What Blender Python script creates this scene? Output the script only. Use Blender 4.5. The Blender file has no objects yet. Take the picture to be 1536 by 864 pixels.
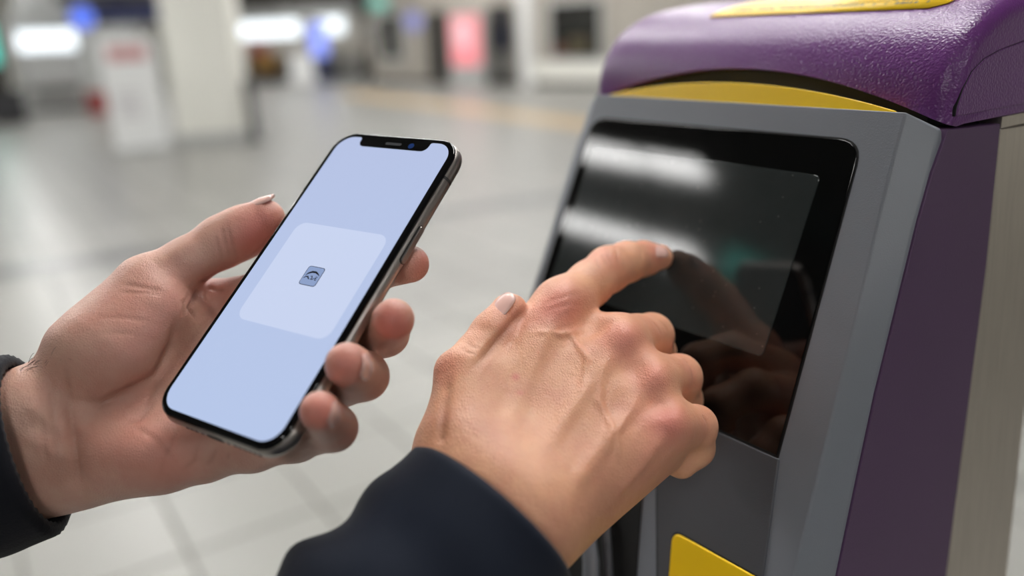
import bpy, bmesh, math, random
import numpy as np
from mathutils import Matrix, Vector

random.seed(7)
rng = np.random.default_rng(7)
scn = bpy.context.scene
COL = scn.collection

# ------------------------------------------------------------------ camera, world, exposure
F = 1250.0                                   # focal length in pixels of the 1536 wide frame
EYE = 1.25
M3 = np.array([[0.9991676, -0.0407926, 0.0],
               [-0.0122474, -0.2999866, 0.9538648],
               [-0.0389107, -0.9530708, -0.3002365]])   # lens axes (right, down, forward) -> world
cam_d = bpy.data.cameras.new('camera')
cam_d.sensor_width = 36.0
cam_d.lens = F / 1536 * 36.0
cam_d.clip_start = 0.01
cam_d.clip_end = 200
cam_d.dof.use_dof = True
cam_d.dof.focus_distance = 0.347
cam_d.dof.aperture_fstop = 2.9
cam = bpy.data.objects.new('camera', cam_d)
COL.objects.link(cam)
R4 = Matrix(((M3[0][0], -M3[0][1], -M3[0][2], 0), (M3[1][0], -M3[1][1], -M3[1][2], 0),
             (M3[2][0], -M3[2][1], -M3[2][2], EYE), (0, 0, 0, 1)))
cam.matrix_world = R4
scn.camera = cam
wd = bpy.data.worlds.new('world')
scn.world = wd
wd.use_nodes = True
wd.node_tree.nodes['Background'].inputs[0].default_value = (0.75, 0.8, 0.85, 1)
wd.node_tree.nodes['Background'].inputs[1].default_value = 0.5
scn.view_settings.view_transform = 'Standard'
scn.view_settings.look = 'None'
scn.view_settings.gamma = 1.0
scn.view_settings.use_curve_mapping = False
scn.view_settings.exposure = 0.0
scn.cycles.use_denoising = True
scn.cycles.max_bounces = 8
LAMP = 14.0                                   # brightness of the ceiling lamps mirrored in the screen
ADDED_NEAR = 36.0                             # unseen lamps added overhead to brighten hands and gate
ADDED_FAR = 23.0                              # unseen rows added further down to brighten the hall


# ------------------------------------------------------------------ helpers
def lin(r, g, b):
    def c(v):
        v /= 255.0
        return v / 12.92 if v <= 0.04045 else ((v + 0.055) / 1.055) ** 2.4
    return (c(r), c(g), c(b), 1.0)


def H(px, py, d):
    """A point of the world seen at (px, py) at distance d along the lens axis."""
    return M3 @ (np.array([(px - 768) / F, (py - 432) / F, 1.0]) * d) + np.array([0, 0, EYE])


def tag(o, label=None, cat=None, group=None, kind=None):
    if label: o['label'] = label
    if cat: o['category'] = cat
    if group: o['group'] = group
    if kind: o['kind'] = kind
    return o


def empty(name, loc=(0, 0, 0), rz=0.0, matrix=None):
    o = bpy.data.objects.new(name, None)
    o.empty_display_size = 0.05
    COL.objects.link(o)
    if matrix is not None:
        o.matrix_world = matrix
    else:
        o.location = loc
        o.rotation_euler = (0, 0, rz)
    return o


def link(name, me, mat=None, parent=None, smooth=False):
    o = bpy.data.objects.new(name, me)
    COL.objects.link(o)
    if mat: me.materials.append(mat)
    if parent: o.parent = parent
    if smooth:
        me.polygons.foreach_set('use_smooth', [True] * len(me.polygons))
    return o


def mesh(name, verts, faces, mat=None, parent=None, smooth=False):
    me = bpy.data.meshes.new(name)
    me.from_pydata([tuple(map(float, v)) for v in verts], [], faces)
    bm = bmesh.new(); bm.from_mesh(me)
    bmesh.ops.recalc_face_normals(bm, faces=bm.faces)
    bm.to_mesh(me); bm.free()
    return link(name, me, mat, parent, smooth)


def bevel(o, w, seg=2, angle=0.6):
    m = o.modifiers.new('edge_round', 'BEVEL')
    m.width = w; m.segments = seg; m.limit_method = 'ANGLE'; m.angle_limit = angle
    m.harden_normals = False
    o.data.polygons.foreach_set('use_smooth', [True] * len(o.data.polygons))
    w_ = o.modifiers.new('normals', 'WEIGHTED_NORMAL'); w_.keep_sharp = True
    return o


def box(name, lo, hi, mat, parent=None, bev=0.0, seg=2):
    x0, y0, z0 = lo; x1, y1, z1 = hi
    v = [(x0, y0, z0), (x1, y0, z0), (x1, y1, z0), (x0, y1, z0), (x0, y0, z1), (x1, y0, z1), (x1, y1, z1), (x0, y1, z1)]
    f = [(0, 3, 2, 1), (4, 5, 6, 7), (0, 1, 5, 4), (1, 2, 6, 5), (2, 3, 7, 6), (3, 0, 4, 7)]
    o = mesh(name, v, f, mat, parent)
    if bev: bevel(o, bev, seg)
    return o


def boxes(name, lst, mat, parent=None):
    """Several boxes joined into one mesh (one part)."""
    V, Fc = [], []
    for lo, hi in lst:
        x0, y0, z0 = lo; x1, y1, z1 = hi
        b = len(V)
        V += [(x0, y0, z0), (x1, y0, z0), (x1, y1, z0), (x0, y1, z0), (x0, y0, z1), (x1, y0, z1), (x1, y1, z1), (x0, y1, z1)]
        Fc += [tuple(i + b for i in q) for q in [(0, 3, 2, 1), (4, 5, 6, 7), (0, 1, 5, 4), (1, 2, 6, 5), (2, 3, 7, 6), (3, 0, 4, 7)]]
    return mesh(name, V, Fc, mat, parent)


def prism(name, loop, back, mat, parent=None, bev=0.0, seg=2, smooth=False):
    """loop: 3D front outline; back: vector to the rear outline."""
    n = len(loop)
    loop = [np.array(p, float) for p in loop]
    b = [p + np.array(back, float) for p in loop]
    f = [tuple(range(n)), tuple(range(2 * n - 1, n - 1, -1))]
    f += [(i, (i + 1) % n, n + (i + 1) % n, n + i) for i in range(n)]
    o = mesh(name, loop + b, f, mat, parent)
    if bev: bevel(o, bev, seg)
    return o


def rrect(x0, y0, x1, y1, r, n=6):
    """Rounded rectangle outline; r = radius or four radii (x0y0, x1y0, x1y1, x0y1)."""
    if not hasattr(r, '__len__'): r = [r] * 4
    out = []
    for (cx, cy, sx, sy, a0, rr) in ((x0, y0, 1, 1, 180, r[0]), (x1, y0, -1, 1, 270, r[1]), (x1, y1, -1, -1, 0, r[2]), (x0, y1, 1, -1, 90, r[3])):
        if rr <= 0:
            out.append((cx, cy)); continue
        for k in range(n + 1):
            a = math.radians(a0 + 90 * k / n)
            out.append((cx + sx * rr + rr * math.cos(a), cy + sy * rr + rr * math.sin(a)))
    return out


def tube(name, pts, rad, mat, parent=None, n=10, caps=True):
    pts = [np.array(p, float) for p in pts]
    if not hasattr(rad, '__len__'): rad = [rad] * len(pts)
    V, Fc = [], []
    up = None
    for i, p in enumerate(pts):
        t = pts[min(i + 1, len(pts) - 1)] - pts[max(i - 1, 0)]
        t /= np.linalg.norm(t)
        if up is None:
            up = np.cross(t, [0.13, 0.31, 0.9]); up /= np.linalg.norm(up)
        up = up - t * (up @ t); up /= np.linalg.norm(up)
        sd = np.cross(t, up)
        for k in range(n):
            a = 2 * math.pi * k / n
            V.append(p + rad[i] * (up * math.cos(a) + sd * math.sin(a)))
    for i in range(len(pts) - 1):
        for k in range(n):
            Fc.append((i * n + k, i * n + (k + 1) % n, (i + 1) * n + (k + 1) % n, (i + 1) * n + k))
    if caps:
        Fc.append(tuple(range(n))); Fc.append(tuple(range((len(pts) - 1) * n, len(pts) * n)))
    o = mesh(name, V, Fc, mat, parent, smooth=True)
    return o


def disc(name, c, axis, r, th, mat, parent=None, n=32, r2=None):
    """Short round plate centred at c, with its axis, radius r and thickness th."""
    c = np.array(c, float); a = np.array(axis, float); a /= np.linalg.norm(a)
    u = np.cross(a, [0.1, 0.2, 0.97]); u /= np.linalg.norm(u); v = np.cross(a, u)
    ring = [c + r * (u * math.cos(2 * math.pi * k / n) + v * math.sin(2 * math.pi * k / n)) - a * th / 2 for k in range(n)]
    return prism(name, ring, a * th, mat, parent)


# ------------------------------------------------------------------ materials
def nodes_of(name):
    m = bpy.data.materials.new(name)
    m.use_nodes = True
    nt = m.node_tree
    return m, nt, nt.nodes['Principled BSDF']


def N(nt, typ, **kw):
    n = nt.nodes.new(typ)
    for k, v in kw.items():
        if k.startswith('i_'):
            key = k[2:]
            n.inputs[int(key) if key.isdigit() else key.replace('_', ' ')].default_value = v
        else:
            setattr(n, k, v)
    return n


def mix_col(nt, fac, a, b, blend='MIX'):
    m = N(nt, 'ShaderNodeMix', data_type='RGBA', blend_type=blend)
    if isinstance(fac, float): m.inputs[0].default_value = fac
    else: nt.links.new(fac, m.inputs[0])
    for i, v in ((6, a), (7, b)):
        if isinstance(v, tuple): m.inputs[i].default_value = v
        else: nt.links.new(v, m.inputs[i])
    return m.outputs[2]


def mat(name, col, rough=0.5, metal=0.0, var=0.06, nscale=12.0, bump=0.0, bscale=400.0, bdist=0.0004, coat=0.0, stretch=None, spec=0.5, brough=0.5):
    m, nt, b = nodes_of(name)
    tc = N(nt, 'ShaderNodeTexCoord')
    src = tc.outputs['Object']
    if stretch:
        mp = N(nt, 'ShaderNodeMapping'); mp.inputs['Scale'].default_value = stretch
        nt.links.new(src, mp.inputs['Vector']); src = mp.outputs['Vector']
    nz = N(nt, 'ShaderNodeTexNoise', i_Scale=nscale, i_Detail=4.0)
    nt.links.new(src, nz.inputs['Vector'])
    dark = tuple(c * (1 - var * 2.2) for c in col[:3]) + (1,)
    light = tuple(min(1, c * (1 + var * 2.2)) for c in col[:3]) + (1,)
    nt.links.new(mix_col(nt, nz.outputs['Fac'], dark, light), b.inputs['Base Color'])
    b.inputs['Roughness'].default_value = rough
    b.inputs['Metallic'].default_value = metal
    b.inputs['Coat Weight'].default_value = coat
    b.inputs['Specular IOR Level'].default_value = spec
    if bump:
        n2 = N(nt, 'ShaderNodeTexNoise', i_Scale=bscale, i_Detail=2.0, i_Roughness=brough)
        nt.links.new(src, n2.inputs['Vector'])
        bp = N(nt, 'ShaderNodeBump', i_Strength=bump, i_Distance=bdist)
        nt.links.new(n2.outputs['Fac'], bp.inputs['Height'])
        nt.links.new(bp.outputs['Normal'], b.inputs['Normal'])
    return m


def glow(name, col, strength, rough=0.3):
    m, nt, b = nodes_of(name)
    b.inputs['Base Color'].default_value = tuple(c * 0.5 for c in col[:3]) + (1,)
    b.inputs['Emission Color'].default_value = col
    b.inputs['Emission Strength'].default_value = strength
    b.inputs['Roughness'].default_value = rough
    return m


MT = {}
MT['grey_plastic'] = mat('grey_plastic', lin(128, 132, 140), 0.42, var=0.03, nscale=30, bump=0.35, bscale=1500, bdist=0.0002)
MT['dark_grey_plastic'] = mat('dark_grey_plastic', lin(80, 81, 86), 0.45, var=0.03, nscale=30, bump=0.35, bscale=1500, bdist=0.0002)
MT['purple_hood'] = mat('purple_hood', lin(104, 52, 118), 0.3, var=0.04, nscale=20, bump=0.8, bscale=900, bdist=0.0005, brough=0.35)
MT['purple_side'] = mat('purple_side', lin(86, 60, 94), 0.5, var=0.03, nscale=20, bump=0.25, bscale=900, bdist=0.0003)
MT['yellow_plastic'] = mat('yellow_plastic', lin(255, 206, 0), 0.42, var=0.03, nscale=30, bump=0.2, bscale=1500, bdist=0.0002)
MT['steel'] = mat('steel', lin(212, 203, 193), 0.4, metal=1.0, var=0.07, nscale=60, stretch=(8, 8, 0.25), bump=0.12, bscale=300, bdist=0.0003)
MT['black_void'] = mat('black_void', lin(9, 9, 10), 0.6, var=0.0)
MT['black_glass'] = mat('black_glass', lin(5, 5, 6), 0.03, var=0.0, spec=0.5)
MT['white_paint'] = mat('white_paint', lin(240, 241, 240), 0.55, var=0.02, nscale=3)
MT['cream'] = mat('cream', lin(246, 245, 236), 0.5, var=0.02, nscale=2)
MT['greige'] = mat('greige', lin(176, 170, 160), 0.6, var=0.05, nscale=1)
MT['dark_wall'] = mat('dark_wall', lin(56, 52, 47), 0.7, var=0.05, nscale=1)
MT['ceiling'] = mat('ceiling', lin(110, 108, 105), 0.8, var=0.03, nscale=2)
MT['dark_metal'] = mat('dark_metal', lin(48, 48, 52), 0.4, var=0.05)
MT['dark_glass'] = mat('dark_glass', lin(34, 34, 32), 0.12, var=0.2, nscale=2)
MT['navy'] = mat('navy', lin(22, 34, 84), 0.5, var=0.05)
MT['red'] = mat('red', lin(150, 42, 40), 0.5, var=0.05)
MT['light_grey'] = mat('light_grey', lin(190, 192, 190), 0.5, var=0.03)
MT['mid_grey'] = mat('mid_grey', lin(125, 124, 120), 0.5, var=0.05)
MT['tactile_yellow'] = mat('tactile_yellow', lin(206, 176, 128), 0.35, var=0.08, nscale=4)
MT['lamp'] = glow('lamp', (1.0, 0.99, 0.975, 1), LAMP)
MT['added_lamp_near'] = glow('added_lamp_near', (1.0, 0.99, 0.975, 1), ADDED_NEAR)
MT['added_lamp_far'] = glow('added_lamp_far', (1.0, 0.99, 0.975, 1), ADDED_FAR)
MT['display_white'] = glow('display_white', (0.88, 0.95, 1.0, 1), 1.7)
MT['display_blue'] = glow('display_blue', (0.28, 0.36, 1.0, 1), 1.1)
MT['display_pink'] = glow('display_pink', (1.0, 0.30, 0.34, 1), 0.7)
MT['display_teal'] = glow('display_teal', (0.08, 0.75, 0.62, 1), 1.0)
MT['round_blue'] = glow('round_blue', (0.10, 0.2, 0.95, 1), 0.9)
MT['round_lilac'] = glow('round_lilac', (0.3, 0.32, 0.75, 1), 0.45)

# terrazzo floor tiles
m, nt, b = nodes_of('floor_tile')
tc = N(nt, 'ShaderNodeTexCoord'); oi = N(nt, 'ShaderNodeObjectInfo')
nz = N(nt, 'ShaderNodeTexNoise', i_Scale=1.3, i_Detail=3.0)
nt.links.new(tc.outputs['Object'], nz.inputs['Vector'])
sp = N(nt, 'ShaderNodeTexVoronoi', i_Scale=160.0)
nt.links.new(tc.outputs['Object'], sp.inputs['Vector'])
c1 = mix_col(nt, nz.outputs['Fac'], lin(136, 135, 130), lin(161, 160, 154))
c2 = mix_col(nt, oi.outputs['Random'], lin(140, 139, 134), lin(163, 162, 156))
c3 = mix_col(nt, 0.5, c1, c2)
cr = N(nt, 'ShaderNodeValToRGB'); cr.color_ramp.elements[0].color = (0.8, 0.8, 0.8, 1); cr.color_ramp.elements[1].position = 0.35
nt.links.new(sp.outputs['Distance'], cr.inputs[0])
nt.links.new(mix_col(nt, 0.35, c3, cr.outputs[0], 'MULTIPLY'), b.inputs['Base Color'])
b.inputs['Roughness'].default_value = 0.34
b.inputs['Specular IOR Level'].default_value = 0.42
MT['tile'] = m
MT['grout'] = mat('grout', lin(100, 98, 92), 0.6, var=0.1, nscale=20)
MT['floor_strip'] = mat('floor_strip', lin(92, 92, 91), 0.3, var=0.1, nscale=10)


# skin: redness, painted crease shade and darker patches from the 'tint' attribute, relief from noise
def skin(name, base, red, deep):
    m, nt, b = nodes_of(name)
    tc = N(nt, 'ShaderNodeTexCoord')
    at = N(nt, 'ShaderNodeAttribute', attribute_name='tint')
    sep = N(nt, 'ShaderNodeSeparateColor'); nt.links.new(at.outputs['Color'], sep.inputs[0])
    nz = N(nt, 'ShaderNodeTexNoise', i_Scale=70.0, i_Detail=5.0, i_Roughness=0.6)
    nt.links.new(tc.outputs['Object'], nz.inputs['Vector'])
    rp = N(nt, 'ShaderNodeMapRange'); rp.inputs[1].default_value = 0.35; rp.inputs[2].default_value = 0.7
    nt.links.new(nz.outputs['Fac'], rp.inputs[0])
    pale = tuple(min(1, c * 1.12) for c in base[:3]) + (1,)
    warm = tuple(a * 0.72 + b_ * 0.28 for a, b_ in zip(base[:3], red[:3])) + (1,)
    c = mix_col(nt, rp.outputs[0], pale, warm)
    c = mix_col(nt, sep.outputs[0], c, red)
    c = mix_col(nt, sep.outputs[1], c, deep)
    nt.links.new(c, b.inputs['Base Color'])
    b.inputs['Roughness'].default_value = 0.46
    b.inputs['Specular IOR Level'].default_value = 0.45
    b.inputs['Subsurface Weight'].default_value = 0.12
    b.inputs['Subsurface Radius'].default_value = (1.0, 0.35, 0.2)
    b.inputs['Subsurface Scale'].default_value = 0.004
    v1 = N(nt, 'ShaderNodeTexVoronoi', i_Scale=950.0, feature='DISTANCE_TO_EDGE')
    n3 = N(nt, 'ShaderNodeTexNoise', i_Scale=260.0, i_Detail=4.0)
    mp = N(nt, 'ShaderNodeMapping'); mp.inputs['Rotation'].default_value = (0.4, 0.8, 0.3); mp.inputs['Scale'].default_value = (1, 0.45, 1)
    nt.links.new(tc.outputs['Object'], mp.inputs['Vector'])
    nt.links.new(mp.outputs['Vector'], v1.inputs['Vector']); nt.links.new(tc.outputs['Object'], n3.inputs['Vector'])
    ad = N(nt, 'ShaderNodeMath', operation='MULTIPLY_ADD'); ad.inputs[1].default_value = 0.8
    nt.links.new(v1.outputs['Distance'], ad.inputs[0]); nt.links.new(n3.outputs['Fac'], ad.inputs[2])
    bp = N(nt, 'ShaderNodeBump', i_Strength=0.55, i_Distance=0.0006)
    nt.links.new(ad.outputs[0], bp.inputs['Height']); nt.links.new(bp.outputs['Normal'], b.inputs['Normal'])
    return m


MT['skin_back'] = skin('skin_back', lin(218, 164, 130), lin(218, 134, 120), lin(140, 88, 66))
MT['skin_palm'] = skin('skin_palm', lin(200, 160, 142), lin(208, 124, 110), lin(132, 84, 66))
MT['nail'] = mat('nail', lin(230, 186, 174), 0.25, var=0.04, nscale=200, coat=0.4)


def fabric(name, col, rib=None):
    m, nt, b = nodes_of(name)
    tc = N(nt, 'ShaderNodeTexCoord')
    nz = N(nt, 'ShaderNodeTexNoise', i_Scale=25.0, i_Detail=4.0)
    nt.links.new(tc.outputs['Object'], nz.inputs['Vector'])
    nt.links.new(mix_col(nt, nz.outputs['Fac'], tuple(c * 0.8 for c in col[:3]) + (1,), tuple(c * 1.2 for c in col[:3]) + (1,)), b.inputs['Base Color'])
    b.inputs['Roughness'].default_value = 0.75
    b.inputs['Sheen Weight'].default_value = 0.05
    b.inputs['Sheen Roughness'].default_value = 0.5
    b.inputs['Specular IOR Level'].default_value = 0.25
    n2 = N(nt, 'ShaderNodeTexNoise', i_Scale=1400.0, i_Detail=2.0)
    nt.links.new(tc.outputs['Object'], n2.inputs['Vector'])
    bp = N(nt, 'ShaderNodeBump', i_Strength=0.5, i_Distance=0.0004)
    nt.links.new(n2.outputs['Fac'], bp.inputs['Height']); nt.links.new(bp.outputs['Normal'], b.inputs['Normal'])
    return m


MT['jacket'] = fabric('jacket', lin(21, 28, 43))
MT['cuff_knit'] = fabric('cuff_knit', lin(16, 18, 26))

# ------------------------------------------------------------------ the hall
AX = np.array([-0.5455, 0.8381])             # direction of the lamp rows and grout lines
AY = np.array([0.8381, 0.5455])
HGT = 2.9


def bw(a, b, z=0.0):
    p = AX * a + AY * b
    return (float(p[0]), float(p[1]), z)


plan = [(5.5, 14.2), (-3.2, 21.6), (-2.6, 24.3), (-13.5, 29.0), (-16, 9.0), (-12, -7.0), (6.5, -8.0), (8.5, 8.0)]
floor = mesh('floor', [(-20, -10, -0.05), (12, -10, -0.05), (12, 32, -0.05), (-20, 32, -0.05),
                       (-20, -10, -0.0035), (12, -10, -0.0035), (12, 32, -0.0035), (-20, 32, -0.0035)],
             [(0, 3, 2, 1), (4, 5, 6, 7), (0, 1, 5, 4), (1, 2, 6, 5), (2, 3, 7, 6), (3, 0, 4, 7)], MT['grout'])
tag(floor, kind='structure')

# floor tiles: the 300 that show largest are single pieces, the rest one field
T = 0.357
tile_me = bpy.data.meshes.new('floor_tile')
hw, ch = T / 2 - 0.004, 0.003
bm = bmesh.new()
lo = [bm.verts.new((sx * hw, sy * hw, -0.0035)) for sx, sy in ((-1, -1), (1, -1), (1, 1), (-1, 1))]
up = [bm.verts.new((sx * (hw - ch), sy * (hw - ch), 0.0)) for sx, sy in ((-1, -1), (1, -1), (1, 1), (-1, 1))]
bm.faces.new(up)
for k in range(4): bm.faces.new((lo[k], lo[(k + 1) % 4], up[(k + 1) % 4], up[k]))
bm.to_mesh(tile_me); bm.free()
tile_me.materials.append(MT['tile'])
rot = math.atan2(AX[1], AX[0])
cells = []
for i in range(-20, 86):
    for j in range(-45, 45):
        a, bb = 2.0 + T * (i + 0.5), 0.285 + T * (j + 0.5)
        x, y, _ = bw(a, bb)
        if -17 < x < 9 and -8.5 < y < 29.5:
            q = M3.T @ np.array([x, y, -EYE])
            vis = q[2] > 0.3 and -60 < 768 + F * q[0] / q[2] < 1600 and 432 + F * q[1] / q[2] < 960
            cells.append((0 if vis else 1, math.hypot(x, y), x, y))
cells.sort()
for _, d_, x, y in cells[:300]:
    o = bpy.data.objects.new('floor_tile', tile_me)
    COL.objects.link(o); o.parent = floor
    o.location = (x, y, random.uniform(-0.0006, 0.0004)); o.rotation_euler = (0, 0, rot)
V, Fc = [], []
cr_, sr_ = math.cos(rot), math.sin(rot)
for _, d_, x, y in cells[300:]:
    b0 = len(V)
    for s_, z in ((hw, -0.0035), (hw - ch, 0.0)):
        for sx, sy in ((-1, -1), (1, -1), (1, 1), (-1, 1)):
            V.append((x + s_ * (sx * cr_ - sy * sr_), y + s_ * (sx * sr_ + sy * cr_), z))
    Fc.append((b0 + 4, b0 + 5, b0 + 6, b0 + 7))
    Fc += [(b0 + k, b0 + (k + 1) % 4, b0 + 4 + (k + 1) % 4, b0 + 4 + k) for k in range(4)]
me = bpy.data.meshes.new('distant_tiling'); me.from_pydata(V, [], Fc)
tag(link('distant_tiling', me, MT['tile'], floor), kind='stuff')


def strip(name, p, q, w, mt, z=0.002):
    p, q = np.array(p, float), np.array(q, float)
    d_ = (q - p) / np.linalg.norm(q - p); n_ = np.array([-d_[1], d_[0]]) * w / 2
    lp = [(*(p - n_), z), (*(q - n_), z), (*(q + n_), z), (*(p + n_), z)]
    o = prism(name, lp, (0, 0, -z - 0.003), mt)
    return tag(o, kind='structure')


strip('trim_1', (-6.2, 3.15), (2.6, 7.25), 0.22, MT['floor_strip'])


# walls
def wall(name, p, q, mt, z0=0.0, z1=HGT, th=0.15, kind='structure'):
    p, q = np.array(p, float), np.array(q, float)
    d_ = (q - p) / np.linalg.norm(q - p); n_ = np.array([d_[1], -d_[0]]) * th
    lp = [(*p, z0), (*q, z0), (*(q + n_), z0), (*(p + n_), z0)]
    return tag(prism(name, lp, (0, 0, z1 - z0), mt), kind=kind)


names = ['wall_back', 'wall_return', 'wall_far', 'wall_left', 'wall_near', 'wall_rear', 'wall_side', 'wall_right']
for k in range(8):
    wall(names[k], plan[k], plan[(k + 1) % 8], MT['greige' if k in (0, 1) else 'cream'])
tag(box('ceiling', (-20, -10, HGT), (12, 32, HGT + 0.1), MT['ceiling']), kind='structure')

# ceiling lamps: rows of linear fittings
lamp_house = MT['white_paint']


def ceiling_lamp(a, b_, length, label, mt='lamp', group='unseen linear lamps added to the ceiling', wid=0.13):
    x, y, _ = bw(a, b_)
    r = empty('ceiling_lamp', (x, y, HGT), rot)
    tag(r, label, 'lamp', group)
    box('housing', (-length / 2, -wid, -0.045), (length / 2, wid, 0.0), lamp_house, r)
    box('diffuser', (-length / 2 + 0.015, -wid + 0.02, -0.065), (length / 2 - 0.015, wid - 0.02, -0.0455), MT[mt], r)
    return r


ceiling_lamp(3.03, -2.50, 0.42, 'short white ceiling lamp mirrored at right end of the dark screen\'s upper streak', 'lamp', None, 0.105)
ceiling_lamp(3.90, -2.50, 1.24, 'long white ceiling lamp mirrored in the upper streak across the dark screen', 'lamp', None, 0.105)
ceiling_lamp(3.70, -3.62, 0.44, 'short white ceiling lamp mirrored in the dark screen right above the fingertip', 'lamp', None, 0.12)
ceiling_lamp(4.63, -3.62, 1.30, 'long white ceiling lamp mirrored in the lower streak of dark screen', 'lamp', None, 0.12)
LAB = 'unseen white linear ceiling lamp, added to light the hall and shine on the floor'  # lamps out of view, put in for more light on the scene
for b_, a, mt_ in ((-0.75, 3.2, 'added_lamp_near'), (-0.75, 4.9, 'added_lamp_near'), (0.9, 0.7, 'added_lamp_near'), (0.9, 2.4, 'added_lamp_near'), (0.9, -3.2, 'added_lamp_near'), (-1.7, -1.6, 'added_lamp_near'), (2.6, 2.5, 'added_lamp_near')):
    ceiling_lamp(a, b_, 1.3, LAB, mt_)
for b_, a0, a1, st_ in ((-3.7, 7.0, 22.0, 2.0), (0.9, 4.6, 26.0, 2.0), (4.4, 3.0, 26.0, 2.0), (7.6, 2.0, 24.0, 2.0), (9.6, 6.0, 22.0, 2.0)):
    for a in np.arange(a0, a1, st_): ceiling_lamp(float(a), b_, 1.3, LAB, 'added_lamp_far')
# ------------------------------------------------------------------ things of the hall
def ground(px, py):
    r = M3 @ np.array([(px - 768) / F, (py - 432) / F, 1.0])
    return r * (EYE / -r[2]) * np.array([1, 1, 0])


def seen(px, py, x, y):
    """Height at which the upright through (x, y) is seen on image row py (near column px)."""
    r = M3 @ np.array([(px - 768) / F, (py - 432) / F, 1.0])
    return EYE + r[2] * math.hypot(x, y) / math.hypot(r[0], r[1])


def face_rz(x, y, off=0.0):
    return math.atan2(y, x) - math.pi / 2 + off      # local -Y looks to the eye


# square column
gx, gy, _ = ground(322, 214)
col = empty('column', (gx - 0.05, gy + 0.3, 0), face_rz(gx, gy, -0.18))
tag(col, 'thick square cream column standing left in the hall behind the phone', 'column')
box('shaft', (-0.40, -0.38, 0.12), (0.40, 0.38, HGT), MT['cream'], col, 0.015)
box('plinth', (-0.415, -0.395, 0), (0.415, 0.395, 0.12), MT['light_grey'], col, 0.008)

# dark post beside it
gx, gy, _ = ground(383, 212)
post = empty('bollard_post', (gx, gy, 0), face_rz(gx, gy))
tag(post, 'slim dark post standing right beside the cream column', 'post')
box('base_plate', (-0.11, -0.11, 0), (0.11, 0.11, 0.025), MT['dark_metal'], post, 0.005)
box('pole', (-0.055, -0.055, 0.025), (0.055, 0.055, 0.74), MT['dark_metal'], post, 0.01)
box('cap', (-0.06, -0.06, 0.74), (0.06, 0.06, 0.76), MT['mid_grey'], post, 0.005)

# white notice stand
gx, gy, _ = ground(216, 228)
st = empty('notice_stand', (gx, gy, 0), face_rz(gx, gy, 0.15))
tag(st, 'white upright notice stand with a faded red heading left of the cream column', 'sign')
box('board', (-0.30, -0.03, 0.06), (0.30, 0.03, 1.30), MT['white_paint'], st, 0.012)
box('foot', (-0.31, -0.16, 0), (0.31, 0.16, 0.06), MT['light_grey'], st, 0.01)
MT['pale_red'] = mat('pale_red', lin(206, 150, 150), 0.5)
box('heading_panel', (-0.22, -0.034, 1.04), (0.20, -0.0305, 1.20), MT['pale_red'], st)
MT['print_grey'] = mat('print_grey', lin(200, 196, 200), 0.5)
boxes('text_lines', [((-0.2, -0.033, z), (0.05, -0.0305, z + 0.035)) for z in (0.66, 0.58, 0.50, 0.42)], MT['print_grey'], st)

# vending machine with a lit front
gx, gy, _ = ground(76, 168)
rz = face_rz(gx, gy, 0.1)
vm = empty('vending_machine', (gx, gy + 0.3, 0), rz)
tag(vm, 'pale vending machine with a glowing white display at the far left', 'vending machine')
box('cabinet', (-0.55, -0.36, 0.08), (0.55, 0.36, 1.84), MT['light_grey'], vm, 0.02)
box('display', (-0.50, -0.375, 1.14), (0.50, -0.3605, 1.50), MT['display_white'], vm)
box('dispense_slot', (-0.4, -0.375, 0.25), (0.4, -0.3605, 0.45), MT['mid_grey'], vm)
box('product_row', (-0.45, -0.37, 0.74), (0.45, -0.3605, 0.86), MT['white_paint'], vm)
box('base', (-0.53, -0.34, 0), (0.53, 0.34, 0.08), MT['dark_metal'], vm)
# pier behind it
gx2, gy2 = gx - 0.1, gy + 1.2
pr = empty('wall_pier', (gx2, gy2, 0), rz)
tag(pr, 'grey square pier rising behind the pale vending machine', 'pier')
box('shaft', (-0.72, -0.35, 0.1), (0.72, 0.35, HGT), MT['light_grey'], pr, 0.02)
box('plinth', (-0.74, -0.37, 0), (0.74, 0.37, 0.1), MT['mid_grey'], pr)

# bench / low dark thing and green screen on the extreme left
gx, gy, _ = ground(8, 186)
bn = empty('bin', (gx, gy, 0), face_rz(gx, gy))
tag(bn, 'low dark square bin on the floor at the left edge', 'bin')
box('body', (-0.34, -0.25, 0.04), (0.34, 0.25, 0.50), MT['dark_metal'], bn, 0.02)
box('lid', (-0.36, -0.27, 0.50), (0.36, 0.27, 0.55), MT['dark_glass'], bn, 0.01)
box('foot', (-0.30, -0.2, 0), (0.30, 0.2, 0.04), MT['dark_wall'], bn)
gx, gy, _ = ground(-14, 180)
sc = empty('information_screen', (gx, gy, 0), face_rz(gx, gy))
tag(sc, 'tall dark information totem with a teal screen at the left edge', 'screen')
box('case', (-0.42, -0.1, 0.06), (0.42, 0.1, 1.95), MT['dark_wall'], sc, 0.02)
box('screen', (-0.34, -0.112, 0.95), (0.34, -0.1005, 1.62), MT['display_teal'], sc)
box('foot', (-0.46, -0.22, 0), (0.46, 0.22, 0.06), MT['dark_metal'], sc, 0.01)

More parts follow.
